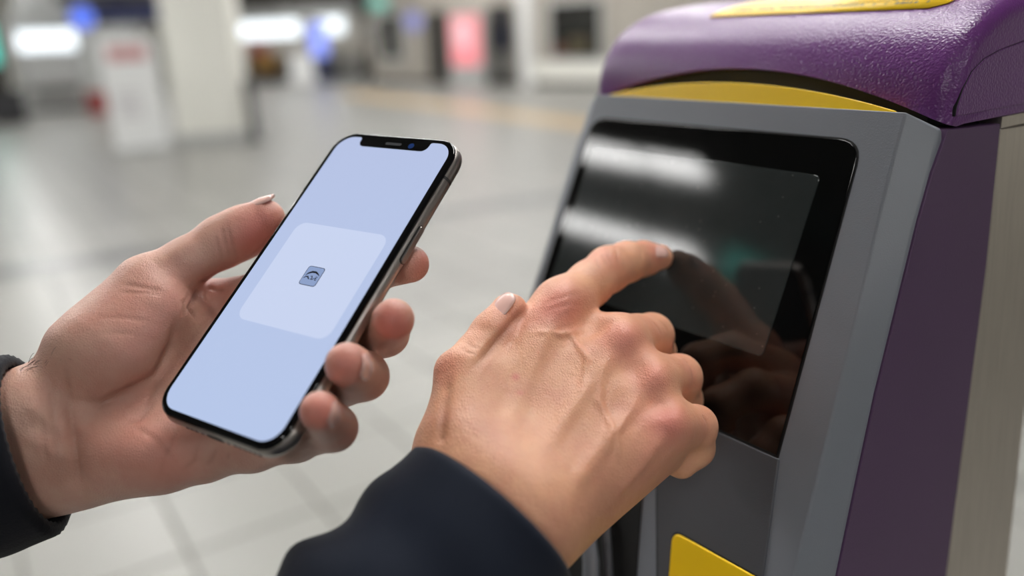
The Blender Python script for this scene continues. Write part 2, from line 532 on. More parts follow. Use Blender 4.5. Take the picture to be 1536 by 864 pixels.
# ticket machine with dark blue header and red plinth
gx, gy, _ = ground(162, 170)
rz = face_rz(gx, gy, 0.1)
tm = empty('ticket_machine', (gx, gy + 0.25, 0), rz)
tag(tm, 'grey ticket machine with a dark blue header and red base behind the notice stand', 'ticket machine')
box('cabinet', (-0.40, -0.28, 0.40), (0.62, 0.28, 1.58), MT['light_grey'], tm, 0.02)
box('plinth', (-0.40, -0.30, 0), (0.62, 0.30, 0.40), MT['red'], tm, 0.01)
box('header', (-0.45, -0.32, 1.58), (1.25, 0.30, 1.90), MT['navy'], tm, 0.01)
box('screen', (-0.2, -0.295, 0.95), (0.3, -0.2805, 1.35), MT['light_grey'], tm)
for z in (0.8, 1.0, 1.2): box('coin_slot', (0.38, -0.29, z), (0.52, -0.2805, z + 0.06), MT['mid_grey'], tm)
box('canopy', (-0.6, -0.3, 1.95), (1.3, 0.3, 2.1), MT['dark_wall'], tm)


def round_sign(px, py, depth, r, face, label, hang=True):
    c = H(px, py, depth)
    ax_ = np.array([c[0], c[1], 0.0]); ax_ /= np.linalg.norm(ax_)
    o = empty('round_sign', (c[0], c[1], HGT))
    tag(o, label, 'sign')
    z = c[2] - HGT
    disc('face', ax_ * -0.03 + [0, 0, z], ax_, r * 0.92, 0.02, face, o)
    disc('rim', ax_ * 0.012 + [0, 0, z], ax_, r, 0.05, MT['light_grey'], o)
    tube('hanger', [ax_ * 0.012 + [0, 0, z + r * 0.9], [0, 0, 0]], 0.015, MT['mid_grey'], o)
    return o


round_sign(123, 27, 12.0, 0.165, MT['round_blue'], 'glowing blue round sign hanging above the ticket machine')
round_sign(620, 32, 18.0, 0.20, MT['round_lilac'], 'lilac round sign between the dark window and first dark doorway')
round_sign(557, 46, 18.5, 0.20, MT['mid_grey'], 'dull grey round sign left of the dark wall window')

# ---- shop front at the far end
p0, p1 = np.array([-8.6, 25.3]), np.array([-3.9, 23.3])
dd = (p1 - p0) / np.linalg.norm(p1 - p0)
rz = math.atan2(dd[1], dd[0])
L = float(np.linalg.norm(p1 - p0))
sh = empty('shop_front', (p0[0], p0[1], 0), rz)
tag(sh, 'far shop front with a white fascia over bright display boxes', 'shop')
box('back_wall', (0, 0.5, 0), (L, 0.6, 2.2), MT['greige'], sh)
box('fascia', (0, 0.0, 1.70), (L, 0.5, 1.98), MT['light_grey'], sh, 0.01)
box('bulkhead', (0, -0.12, 1.98), (L + 1.4, 0.5, HGT), MT['dark_wall'], sh)
box('counter', (0, 0.1, 0.0), (L, 0.5, 0.62), MT['mid_grey'], sh, 0.01)
for (u0, u1, z0, z1) in ((0.55, 1.3, 1.18, 1.62), (1.5, 2.15, 1.18, 1.62), (2.35, 3.05, 1.2, 1.62), (3.75, 4.5, 1.22, 1.64)):
    box('light_box', (u0, 0.2, z0), (u1, 0.42, z1), MT['display_white'], sh, 0.01)
# goods rack
c = p0 + dd * 1.75
rk = empty('goods_rack', (c[0] + 0.3, c[1] - 0.55, 0), rz)
tag(rk, 'low rack of red and brown goods in front of the far shop', 'rack')
MT['gold'] = mat('gold', lin(140, 104, 40), 0.5, var=0.1)
MT['dull_red'] = mat('dull_red', lin(150, 80, 74), 0.5, var=0.1)
box('base', (-0.5, -0.2, 0), (0.5, 0.2, 0.3), MT['dark_metal'], rk)
box('lower_goods', (-0.15, -0.2, 0.3), (0.45, 0.2, 0.75), MT['gold'], rk, 0.02)
box('upper_goods', (-0.3, -0.15, 0.75), (0.2, 0.15, 1.12), MT['dull_red'], rk, 0.02)
box('side_goods', (-0.5, -0.2, 0.3), (-0.16, 0.2, 0.74), MT['dark_metal'], rk, 0.02)
# white board put in for a white reflection on the floor
gx, gy, _ = ground(456, 127)
ab = empty('reflection_board', (gx, gy, 0), face_rz(gx, gy))
tag(ab, 'small white board standing in for a floor reflection before the far shop', 'sign')
for s_ in (-1, 1):
    prism('panel', [(-0.33, s_ * 0.2, 0.02), (0.33, s_ * 0.2, 0.02), (0.27, s_ * 0.03, 0.78), (-0.27, s_ * 0.03, 0.78)], (0, -s_ * 0.02, 0), MT['white_paint'], ab)
# blue advert totem
gx, gy, _ = ground(484, 122)
tt = empty('advert_totem', (gx, gy, 0), face_rz(gx, gy))
tag(tt, 'glowing blue advert totem on a navy base before the far shop', 'sign')
box('base', (-0.24, -0.12, 0), (0.24, 0.12, 0.62), MT['navy'], tt, 0.01)
box('case', (-0.26, -0.10, 0.62), (0.26, 0.10, 1.55), MT['mid_grey'], tt, 0.01)
box('lit_face', (-0.22, -0.115, 0.66), (0.22, -0.1005, 1.50), MT['display_blue'], tt)

# ---- right-hand wall fittings (on wall_back)
wp, wq = np.array(plan[0]), np.array(plan[1])
wdir = (wp - wq) / np.linalg.norm(wp - wq)
wrz = math.atan2(wdir[1], wdir[0])
wn = np.array([wdir[1], -wdir[0]])           # into the hall
if wn @ wq > 0: wn = -wn


def wall_u(px, py=60):
    """Distance along wall_back at which image column px meets it, with its depth for heights."""
    r = M3 @ np.array([(px - 768) / F, (py - 432) / F, 1.0])
    A_ = np.array([[r[0], -wdir[0]], [r[1], -wdir[1]]])
    k, u = np.linalg.solve(A_, wq)
    return u, EYE + r[2] * k


def on_wall(name, loc_u):
    return empty(name, (*(wq + wdir * loc_u + wn * 0.0), 0), wrz)


def fit(px0, py0, px1, py1):
    u0, z1 = wall_u(px0, py0); u1, z0 = wall_u(px1, py1)
    return u0, u1, max(z0, 0.0), z1


def wall_window(px0, py0, px1, py1, num):
    u0, u1, z0, z1 = fit(px0, py0, px1, py1)
    w, h = u1 - u0, z1 - z0
    o = empty('window_%d' % num, (*(wq + wdir * (u0 + u1) / 2), z0), wrz)
    tag(o, kind='structure')
    t_ = 0.07
    boxes('window_frame', [((-w / 2 - t_, -0.06, -t_), (-w / 2, -0.001, h + t_)), ((w / 2, -0.06, -t_), (w / 2 + t_, -0.001, h + t_)),
                           ((-w / 2, -0.06, -t_), (w / 2, -0.001, 0)), ((-w / 2, -0.06, h), (w / 2, -0.001, h + t_)),
                           ], MT['light_grey'], o)
    box('pane', (-w / 2, -0.03, 0), (w / 2, -0.002, h), MT['dark_glass'], o)
    return o, w, h


wall_window(571, 24, 604, 88, 1)
wo, w_, h_ = wall_window(826, 6, 903, 86, 2)
boxes('mullion', [((-w_ / 2, -0.05, h_ * 0.76), (w_ / 2, -0.031, h_ * 0.80))], MT['dark_wall'], wo)
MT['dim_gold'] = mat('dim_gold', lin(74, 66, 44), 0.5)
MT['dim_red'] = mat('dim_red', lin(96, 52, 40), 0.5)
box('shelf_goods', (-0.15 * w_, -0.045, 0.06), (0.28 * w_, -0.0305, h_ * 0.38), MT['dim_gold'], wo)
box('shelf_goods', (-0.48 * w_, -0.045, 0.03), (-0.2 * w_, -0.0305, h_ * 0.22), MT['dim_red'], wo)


def doorway(px0, py0, px1, num, blue=False):
    u0, u1, z0, z1 = fit(px0, py0, px1, 120)
    w, h = u1 - u0, z1
    o = empty('door_%d' % num, (*(wq + wdir * (u0 + u1) / 2), 0), wrz)
    tag(o, kind='structure')
    box('leaf', (-w / 2, -0.03, 0.0), (w / 2, -0.002, h), MT['dark_metal'] if blue else MT['black_void'], o)
    boxes('door_frame', [((-w / 2 - 0.06, -0.06, 0), (-w / 2, -0.001, h + 0.06)), ((w / 2, -0.06, 0), (w / 2 + 0.06, -0.001, h + 0.06)),
                         ((-w / 2, -0.06, h), (w / 2, -0.001, h + 0.06))], MT['dark_wall'], o)
    if blue:
        MT['dim_navy'] = mat('dim_navy', lin(26, 34, 62), 0.5)
        box('notice', (-0.1 * w, -0.04, h * 0.52), (0.4 * w, -0.0305, h * 0.72), MT['dim_navy'], o)
        box('lower_panel', (-0.4 * w, -0.04, 0.2), (0.4 * w, -0.0305, h * 0.44), MT['mid_grey'], o)


doorway(646, 22, 671, 1)
doorway(736, 12, 771, 2, True)

# pink lit poster on a stand
u0, u1, z0, z1 = fit(679, 22, 729, 100)
c = wq + wdir * ((u0 + u1) / 2 + 0.40) + wn * 0.5
po = empty('poster_stand', (c[0], c[1], 0), wrz)
tag(po, 'glowing pink poster on a pale stand between the two dark doorways', 'poster')
w = (u1 - u0) * 0.95
box('base', (-w / 2 - 0.02, -0.12, 0.0), (w / 2 + 0.02, 0.12, 0.42), MT['light_grey'], po, 0.02)
box('case', (-w / 2 - 0.03, -0.06, 0.42), (w / 2 + 0.03, 0.06, z1), MT['light_grey'], po, 0.02)
box('lit_sheet', (-w / 2 + 0.02, -0.07, 0.46), (w / 2 - 0.02, -0.0605, z1 - 0.04), MT['display_pink'], po)
MT['display_rose'] = glow('display_rose', (1.0, 0.62, 0.66, 1), 0.75)
box('pale_patch', (-w * 0.3, -0.075, z1 * 0.55), (w * 0.15, -0.0705, z1 - 0.12), MT['display_rose'], po)

# teal exit sign hanging
u0, u1, z0, z1 = fit(556, -4, 596, 16)
c = wq + wdir * ((u0 + u1) / 2 + 0.55) + wn * 0.6
es = empty('exit_sign', (c[0], c[1], HGT), wrz)
tag(es, 'dim teal lit sign box hanging above the dark wall window', 'sign')
MT['teal_dim'] = glow('teal_dim', (0.2, 0.62, 0.5, 1), 0.45)
box('case', (-0.36, -0.08, z0 - HGT), (0.36, 0.08, z1 - HGT), MT['mid_grey'], es, 0.01)
box('lit_face', (-0.33, -0.092, z0 - HGT + 0.03), (0.33, -0.0805, z1 - HGT - 0.03), MT['teal_dim'], es)
for s_ in (-0.25, 0.25): tube('hanger', [(s_, 0, z1 - HGT), (s_, 0, 0)], 0.012, MT['mid_grey'], es)

# teal lit sign box on the left side of the hall
ts = empty('exit_sign', (-4.05, 0.50, HGT), math.pi / 2 - 0.05)
tag(ts, 'teal lit sign box that shows as a glow in the right of the dark screen', 'sign')
box('case', (-0.24, -0.05, -0.40), (0.24, 0.05, -0.20), MT['mid_grey'], ts, 0.01)
box('lit_face', (-0.22, -0.06, -0.38), (0.22, -0.0505, -0.22), MT['display_teal'], ts)
for s_ in (-0.18, 0.18): tube('hanger', [(s_, 0, -0.2), (s_, 0, 0)], 0.01, MT['mid_grey'], ts)

# pale pilaster with a splayed head, pale dado under the window, dark skirting
u0, u1, z0, z1 = fit(784, 0, 802, 112)
ul, uh, _, zc = fit(772, 0, 822, 22)
pl = empty('pilaster', (*(wq + wdir * (u0 + u1) / 2), 0), wrz)
tag(pl, 'pale wall pilaster with a splayed head left of the large dark window', 'pilaster')
hw_ = (u1 - u0) / 2; hh = (uh - ul) / 2
box('shaft', (-hw_, -0.15, 0), (hw_, -0.001, zc), MT['white_paint'], pl)
prism('head', [(-hw_, -0.16, zc), (hw_, -0.16, zc), (hh, -0.16, zc + 0.4), (hh, -0.16, HGT), (-hh, -0.16, HGT), (-hh, -0.16, zc + 0.4)], (0, 0.159, 0), MT['white_paint'], pl)
u0, u1, z0, z1 = fit(798, 93, 990, 118)
tag(prism('trim_2', [(*(wq + wdir * u0 + wn * 0.04), 0.12), (*(wq + wdir * u1 + wn * 0.04), 0.12), (*(wq + wdir * u1 + wn * 0.04), z1), (*(wq + wdir * u0 + wn * 0.04), z1)],
          (*(-wn * 0.039), 0), MT['cream']), kind='structure')
Lw = float(np.linalg.norm(wp - wq))
tag(prism('baseboard_back', [(*(wq + wn * 0.05), 0), (*(wp + wn * 0.05), 0), (*(wp + wn * 0.05), 0.11), (*(wq + wn * 0.05), 0.11)],
          (*(-wn * 0.049), 0), MT['dark_wall']), kind='structure')
# yellow guide strip on the floor
g0, g1 = ground(520, 140), ground(905, 190)
strip('trim_3', g0[:2], g1[:2], 0.62, MT['tactile_yellow'])

# ------------------------------------------------------------------ the ticket gate
TRZ = EYE - 0.0536
gdir, edir = np.array([-0.5853, 0.8108]), np.array([0.8108, 0.5853])
GO = np.array([0.1537, 0.3605])
gate = empty('ticket_gate', matrix=Matrix(((-gdir[0], edir[0], 0, GO[0]), (-gdir[1], edir[1], 0, GO[1]), (0, 0, 1, 0), (0, 0, 0, 1))))
tag(gate, 'grey ticket gate with purple hood, yellow trims and a black glass screen', 'ticket gate')


def G(s, e, dn): return np.array([-s, e, TRZ - dn])
def GPn(s, t, off=0.0): return np.array([-s, -0.37988 * t - 0.92504 * off, TRZ - 0.92504 * t + 0.37988 * off])


# fascia: lofted body with bevelled corners
rows = [(-0.0142, -0.0154), (0.010, -0.0163), (0.035, -0.0180), (0.0665, -0.0205), (0.110, -0.0236), (0.150, -0.0262), (0.1854, -0.0284), (0.22, -0.0305), (0.30, -0.0345)]
srow = [(-0.0277, 0.0107, -0.0058), (-0.0285, 0.0040, 0.0105), (-0.0295, -0.0045, 0.0290), (-0.0309, -0.0150, 0.0570), (-0.0330, -0.0305, 0.0980), (-0.0350, -0.0420, 0.1340), (-0.0370, -0.0540, 0.1745), (-0.0390, -0.0640, 0.2080), (-0.0435, -0.0840, 0.2800)]
V, Fc = [], []
for (t, s), (ss, se, sd) in zip(rows, srow):
    sl, ssl = 0.1605 - s, 0.1605 - ss
    V += [G(ss, 0.014 + t * 0.1, sd), G(ss, se, sd), GPn(s, t), GPn(sl, t), G(ssl, se, sd), G(ssl, 0.014 + t * 0.1, sd)]
for i in range(len(rows) - 1):
    for k in range(6):
        Fc.append((i * 6 + k, i * 6 + (k + 1) % 6, i * 6 + 6 + (k + 1) % 6, i * 6 + 6 + k))
Fc += [tuple(range(6)), tuple(range((len(rows) - 1) * 6, len(rows) * 6))]
fas = mesh('fascia', V, Fc, MT['grey_plastic'], gate)
bevel(fas, 0.0028, 4, 0.35)

# black glass screen
def panel_loop(pts, off): return [GPn(s, t, off) for s, t in pts]
def quad_rr(c, r, n=6):
    """Rounded quadrilateral through corners c (s,t) with radii r."""
    out = []
    c = [np.array(p, float) for p in c]
    for i in range(4):
        p, a, b_ = c[i], c[i - 1], c[(i + 1) % 4]
        if r[i] <= 0: out.append(tuple(p)); continue
        ua, ub = (a - p) / np.linalg.norm(a - p), (b_ - p) / np.linalg.norm(b_ - p)
        for k in range(n + 1):
            w_ = k / n
            out.append(tuple((1 - w_) ** 2 * (p + ua * r[i]) + 2 * w_ * (1 - w_) * p + w_ ** 2 * (p + ub * r[i])))
    return out


scr = prism('screen_glass', panel_loop(quad_rr([(0.0, 0.0), (0.1722, 0.0005), (0.1785, 0.1414), (-0.0052, 0.1414)], [0.011, 0.011, 0.0, 0.0]), 0.0007), GPn(0, 0, -0.004) - GPn(0, 0, 0), MT['black_glass'], gate)
bevel(scr, 0.0005, 2)
prism('screen_rim', panel_loop(quad_rr([(-0.0008, -0.0008), (0.1730, -0.0003), (0.1793, 0.1420), (-0.0061, 0.1420)], [0.0115, 0.0115, 0.0, 0.0]), 0.0002), GPn(0, 0, -0.004) - GPn(0, 0, 0), MT['black_void'], gate)
m, nt, b = nodes_of('display_off')
tc = N(nt, 'ShaderNodeTexCoord')
n1 = N(nt, 'ShaderNodeTexNoise', i_Scale=18.0, i_Detail=5.0, i_Roughness=0.65)
n2 = N(nt, 'ShaderNodeTexVoronoi', i_Scale=190.0)
n2.inputs['Randomness'].default_value = 1.0
nt.links.new(tc.outputs['Object'], n1.inputs['Vector']); nt.links.new(tc.outputs['Object'], n2.inputs['Vector'])
dust = N(nt, 'ShaderNodeValToRGB'); dust.color_ramp.elements[0].position = 0.035; dust.color_ramp.elements[0].color = (0.5, 0.5, 0.5, 1)
dust.color_ramp.elements[1].position = 0.06; dust.color_ramp.elements[1].color = (0, 0, 0, 1)
nt.links.new(n2.outputs['Distance'], dust.inputs[0])
sm = mix_col(nt, n1.outputs['Fac'], lin(36, 40, 41), lin(58, 64, 64))
nt.links.new(mix_col(nt, 0.35, sm, dust.outputs[0], 'ADD'), b.inputs['Base Color'])
b.inputs['Roughness'].default_value = 0.07
b.inputs['Specular IOR Level'].default_value = 0.75
MT['display_off'] = m
dsp = prism('display_area', panel_loop(quad_rr([(0.0141, 0.0172), (0.1655, 0.0162), (0.1695, 0.1022), (0.0158, 0.1023)], [0.003] * 4, 4), 0.0011), GPn(0, 0, -0.002) - GPn(0, 0, 0), MT['display_off'], gate)
bevel(dsp, 0.0003, 2)

# lower insert with the yellow plate
ins = prism('lower_panel', panel_loop(quad_rr([(-0.0068, 0.1422), (0.0668, 0.1422), (0.0050, 0.298), (-0.0350, 0.298)], [0.0, 0.0, 0, 0]), 0.0010), GPn(0, 0, -0.004) - GPn(0, 0, 0), MT['dark_grey_plastic'], gate)
bevel(ins, 0.0007, 2)
prism('lower_seam', panel_loop([(-0.0058, 0.1418), (0.0678, 0.1418), (0.0060, 0.299), (-0.0356, 0.299)], 0.00025), GPn(0, 0, -0.003) - GPn(0, 0, 0), MT['black_void'], gate)
yp = prism('yellow_plate', panel_loop(quad_rr([(-0.0150, 0.1935), (0.0349, 0.1950), (0.0150, 0.270), (-0.0240, 0.270)], [0.002, 0.006, 0.004, 0.004]), 0.0021), GPn(0, 0, -0.003) - GPn(0, 0, 0), MT['yellow_plastic'], gate)
bevel(yp, 0.0008, 2)
prism('plate_seam', panel_loop(quad_rr([(-0.0155, 0.1928), (0.0356, 0.1942), (0.0157, 0.271), (-0.0246, 0.271)], [0.002, 0.006, 0.004, 0.004]), 0.0013), GPn(0, 0, -0.003) - GPn(0, 0, 0), MT['black_void'], gate)
# dark card mouth left of it with a curved lip
prism('card_mouth', panel_loop(quad_rr([(0.0640, 0.170), (0.150, 0.170), (0.140, 0.275), (0.0430, 0.245)], [0.004, 0.01, 0.01, 0.004]), 0.0006), GPn(0, 0, -0.003) - GPn(0, 0, 0), MT['black_void'], gate)
tube('mouth_lip', [GPn(s, t, o) for s, t, o in ((0.120, 0.190, 0.004), (0.1000, 0.199, 0.007), (0.083, 0.212, 0.009), (0.071, 0.228, 0.010), (0.063, 0.250, 0.009), (0.058, 0.272, 0.005))], 0.0042, MT['grey_plastic'], gate, 12)
tube('mouth_rib', [GPn(s, t, o) for s, t, o in ((0.098, 0.188, 0.002), (0.084, 0.197, 0.004), (0.071, 0.212, 0.005), (0.062, 0.232, 0.004), (0.056, 0.255, 0.002))], 0.0022, MT['dark_grey_plastic'], gate, 10)

# yellow arched strip and the dark gap over it
arc = [(s, -0.0148 - 0.0096 * max(0.0, 1 - ((s - 0.079) / 0.0885) ** 2)) for s in np.linspace(-0.0095, 0.1675, 25)]
yl = prism('yellow_strip', panel_loop(list(arc) + [(0.1675, -0.0135), (-0.0095, -0.0135)], -0.0022), GPn(0, 0, -0.012) - GPn(0, 0, 0), MT['yellow_plastic'], gate)
bevel(yl, 0.0005, 2)
box('inner_core', (-0.178, 0.022, TRZ + 0.004), (0.016, 0.17, TRZ + 0.032), MT['black_void'], gate)

# hood: swept profile with an arched front lip and rounded ends
prof = np.array([(0.0150, 0.0060), (0.0152, 0.0145), (0.0162, 0.0225), (0.0196, 0.0310), (0.0262, 0.0408), (0.0330, 0.0463), (0.0430, 0.0518), (0.0580, 0.0572), (0.0850, 0.0608), (0.115, 0.0630), (0.155, 0.0640), (0.182, 0.0600), (0.197, 0.0470), (0.200, 0.0300), (0.200, 0.0060)])
def smooth_prof(p, it=2):
    for _ in range(it):
        q = [p[0]]
        for a, b_ in zip(p[:-1], p[1:]): q += [0.75 * a + 0.25 * b_, 0.25 * a + 0.75 * b_]
        q.append(p[-1]); p = np.array(q)
    return p
prof = smooth_prof(prof)
seglen = np.r_[0, np.cumsum(np.linalg.norm(np.diff(prof, axis=0), axis=1))]
def pt_at(l): return np.array([np.interp(l, seglen, prof[:, 0]), np.interp(l, seglen, prof[:, 1])])
NP = 46
secs = []
R_ = 0.009
SR, SL = -0.0285, 0.1905
for k in range(8, 0, -1):
    a = math.pi / 2 * k / 8; secs.append((SR + R_ - R_ * math.sin(a), R_ * (1 - math.cos(a))))
for s in np.linspace(SR + R_, SL - R_, 40): secs.append((s, 0.0))
for k in range(1, 9):
    a = math.pi / 2 * k / 8; secs.append((SL - R_ + R_ * math.sin(a), R_ * (1 - math.cos(a))))
V, Fc = [], []
for s, ins_ in secs:
    zl = 0.0283 - 0.0215 * ((s - 0.081) / 0.1095) ** 2
    zl = max(zl, 0.0067)
    l0 = float(np.interp(zl, prof[:18, 1], seglen[:18]))
    ring = []
    for q in np.linspace(l0, seglen[-1], NP):
        p = pt_at(q); d_ = pt_at(min(q + 5e-4, seglen[-1])) - pt_at(max(q - 5e-4, 0)); d_ /= np.linalg.norm(d_)
        nrm = np.array([d_[1], -d_[0]])           # inward
        ring.append(p + nrm * ins_ * (1.0 if q > l0 + 0.001 else 0.6))
    f0 = ring[0]
    ring += [np.array([0.185, 0.0067 + 0 * zl]), np.array([f0[0] + 0.008, max(0.0067, f0[1] - 0.001)]), np.array([f0[0] + 0.0022, f0[1] - 0.0006])]
    V += [np.array([-s, p[0], TRZ + p[1]]) for p in ring]
nr = NP + 3
for i in range(len(secs) - 1):
    for k in range(nr):
        Fc.append((i * nr + k, i * nr + (k + 1) % nr, (i + 1) * nr + (k + 1) % nr, (i + 1) * nr + k))
for i in (0, len(secs) - 1):
    c = len(V); V.append(np.array([-secs[i][0], 0.11, TRZ + 0.02]))
    for k in range(nr): Fc.append((i * nr + k, i * nr + (k + 1) % nr, c))
hood = mesh('hood', V, Fc, MT['purple_hood'], gate, smooth=True)
es_ = hood.modifiers.new('edges', 'EDGE_SPLIT'); es_.split_angle = math.radians(50)
# raised side cover with an arc outline on the near end of the hood
arcp = [(0.0200, 0.0105), (0.0205, 0.0143), (0.0240, 0.0215), (0.0296, 0.0280), (0.0390, 0.0326), (0.0515, 0.0355), (0.0794, 0.0390), (0.12, 0.0400), (0.17, 0.0390), (0.185, 0.030), (0.185, 0.0105)]
for nm, grow, off, mt in (('side_cover_seam', 0.0005, 0.0002, 'black_void'), ('side_cover', 0.0, 0.0006, 'purple_hood')):
    cpt = np.array([0.1, 0.02])
    lp = []
    for p in arcp:
        d_ = np.array(p) - cpt; q = np.array(p) + d_ / np.linalg.norm(d_) * grow
        lp.append((0.0285 + off, q[0], TRZ + q[1]))
    o = prism(nm, lp, (-0.003, 0, 0), MT[mt], gate)
    bevel(o, 0.0002 if grow else 0.0004, 2)

# side panels: purple then stainless
pe = [(0.0603, 0.0000), (0.0583, 0.0617), (0.0426, 0.2189), (0.0360, 0.2840)]
def side_plane(e, dn): return -0.0279 - 0.05 * (dn + 0.003)
for sg in (1, -1):
    def SX(dn, off): 
        s_ = side_plane(0, dn) - off
        return s_ if sg > 0 else 0.1605 - s_
    front = [(se + 0.0009, sd) for (ss, se, sd) in srow]
    front[0] = (0.0150, -0.0056)
    loop = [G(SX(d_, 0.0012), e, d_) for e, d_ in front] + [G(SX(d_, 0.0012), e, d_) for e, d_ in reversed(pe)]
    loop[-1] = G(SX(-0.0035, 0.0012), 0.0608, -0.0035)
    o = prism('side_panel', loop, (-0.012 * sg, 0, 0), MT['purple_side'], gate)
    bevel(o, 0.0005, 2)
    st_ = [(0.0627, -0.0010), (0.196, 0.0060), (0.196, 0.2840), (0.0380, 0.2840), (0.0446, 0.2189), (0.0603, 0.0617)]
    loop = [G(SX(d_, 0.0006), e, d_) for e, d_ in st_]
    loop[1] = G(SX(0.005, 0.0006), 0.1190, 0.0005); loop[2] = G(SX(0.284, 0.0006), 0.1140, 0.2840)
    o = prism('steel_panel', loop, (-0.012 * sg, 0, 0), MT['steel'], gate)
    bevel(o, 0.0006, 2)
    box('steel_bracket', (min(-SX(0, 0.0002), -SX(0, 0.0002) - 0.01 * sg), 0.0635, TRZ + 0.0012), (max(-SX(0, 0.0002), -SX(0, 0.0002) - 0.01 * sg), 0.115, TRZ + 0.0062), MT['steel'], gate)
box('inner_body', (-0.178, 0.012, TRZ - 0.286), (0.0175, 0.110, TRZ + 0.003), MT['black_void'], gate)
# pedestal down to the floor
ped = box('pedestal', (-0.207, -0.105, 0.0), (0.0465, 0.114, TRZ - 0.2835), MT['steel'], gate, 0.006)
box('kick_plate', (-0.212, -0.112, 0.0), (0.0515, 0.119, 0.10), MT['dark_metal'], gate, 0.004)

# yellow sticker on the hood top
def hood_top(e): 
    i = np.argmax(prof[:, 1]); return float(np.interp(e, prof[:i, 0], prof[:i, 1]))
V, Fc = [], []
es2 = np.linspace(0.0475, 0.088, 9)
for e in es2:
    sl = -0.004 if e > 0.052 else -0.004 + (0.052 - e) * 1.3
    V += [np.array([-sl, e, TRZ + hood_top(e) + 0.00035]), np.array([-0.128, e, TRZ + hood_top(e) + 0.00035])]
for i in range(len(es2) - 1): Fc.append((2 * i, 2 * i + 1, 2 * i + 3, 2 * i + 2))
sk = mesh('sticker', V, Fc, MT['yellow_plastic'], gate, smooth=True)
md = sk.modifiers.new('thick', 'SOLIDIFY'); md.thickness = 0.0003; md.offset = 1
# illegible small dark print along the sticker edge
V, Fc = [], []
x = 0.006
while x < 0.118:
    w_ = random.uniform(0.0008, 0.0028)
    for e0, e1 in ((0.0535, 0.0562), (0.0590, 0.0612)):
        if random.random() < 0.85:
            b0 = len(V)
            V += [np.array([-x, e0, TRZ + hood_top(e0) + 0.00075]), np.array([-x - w_, e0, TRZ + hood_top(e0) + 0.00075]), np.array([-x - w_, e1, TRZ + hood_top(e1) + 0.00075]), np.array([-x, e1, TRZ + hood_top(e1) + 0.00075])]
            Fc.append((b0, b0 + 1, b0 + 2, b0 + 3))
    x += w_ + random.uniform(0.0005, 0.0012)
mesh('sticker_print', V, Fc, MT['black_void'], sk)

# ------------------------------------------------------------------ the phone
PR = np.array([[0.8398067, -0.4123225, 0.3531500], [0.1547860, 0.8053622, 0.5722176], [-0.5203519, -0.4258895, 0.7401703]])
PT = np.array([-0.0788691, -0.0731001, 0.3868446])
ux, uy, uz = M3 @ PR[:, 0], M3 @ -PR[:, 1], M3 @ -PR[:, 2]
po_ = M3 @ PT + np.array([0, 0, EYE])
phone = empty('smartphone', matrix=Matrix(((ux[0], uy[0], uz[0], po_[0]), (ux[1], uy[1], uz[1], po_[1]), (ux[2], uy[2], uz[2], po_[2]), (0, 0, 0, 1))))
tag(phone, 'dark grey smartphone with a lit pale blue screen held in the left hand', 'phone')
PW, PH, PD = 0.0709, 0.150, 0.0080


def P2(pts, z): return [(x, -y, z) for x, y in pts]


MT['phone_metal'] = mat('phone_metal', lin(176, 170, 165), 0.36, metal=1.0, var=0.03, nscale=200, stretch=(1, 0.05, 1))
MT['phone_black'] = mat('phone_black', lin(7, 7, 8), 0.06, var=0.0)
MT['phone_back'] = mat('phone_back', lin(40, 40, 42), 0.2, var=0.0)
# metal frame: rounded outline swept through a rounded edge profile
V, Fc = [], []
eprof = []
for k in range(13):
    a = math.pi * k / 12 - math.pi / 2
    eprof.append((-(1 - math.cos(a)) * 0.0030, -PD / 2 - 0.0002 - math.sin(a) * (PD / 2 - 0.0004)))   # from front to back
for gr, z in eprof:
    V += [np.array(p) for p in P2(rrect(-gr, -gr, PW + gr, PH + gr, 0.0112 + gr, 10), z)]
no = len(V) // len(eprof)
for i in range(len(eprof) - 1):
    for k in range(no): Fc.append((i * no + k, i * no + (k + 1) % no, (i + 1) * no + (k + 1) % no, (i + 1) * no + k))
Fc += [tuple(range(no)), tuple(range((len(eprof) - 1) * no, len(eprof) * no))]
mesh('frame', V, Fc, MT['phone_metal'], phone, smooth=True).modifiers.new('edges', 'EDGE_SPLIT').split_angle = 0.9
gl = prism('front_glass', P2(rrect(0.0009, 0.0009, PW - 0.0009, PH - 0.0009, 0.0106, 10), 0.0004), (0, 0, -0.0020), MT['phone_black'], phone)
bevel(gl, 0.0013, 4)
prism('back_glass', P2(rrect(0.002, 0.002, PW - 0.002, PH - 0.002, 0.0095, 10), -PD + 0.0003), (0, 0, -0.0004), MT['phone_back'], phone)
# lit screen with the notch cut out
m, nt, b = nodes_of('phone_screen')
tc = N(nt, 'ShaderNodeTexCoord'); sx = N(nt, 'ShaderNodeSeparateXYZ'); nt.links.new(tc.outputs['Object'], sx.inputs[0])
mr = N(nt, 'ShaderNodeMapRange'); mr.inputs[1].default_value = -PH; mr.inputs[2].default_value = 0
nt.links.new(sx.outputs[1], mr.inputs[0])
colr = mix_col(nt, mr.outputs[0], (0.50, 0.61, 0.87, 1), (0.50, 0.58, 0.83, 1))
nt.links.new(colr, b.inputs['Emission Color']); b.inputs['Emission Strength'].default_value = 0.92
b.inputs['Base Color'].default_value = (0.02, 0.02, 0.025, 1); b.inputs['Roughness'].default_value = 0.08
MT['phone_screen'] = m
sx0, sy0, sx1, sy1 = 0.0036, 0.0036, PW - 0.0036, PH - 0.0036
base = rrect(sx0, sy0, sx1, sy1, 0.0082, 8)
na, nb, nd = 0.0155, 0.0548, 0.0088
notch = []
for k in range(5):
    a = math.radians(90 * k / 4); notch.append((na - 0.0012 + 0.0012 * math.sin(a), sy0 + 0.0012 - 0.0012 * math.cos(a)))
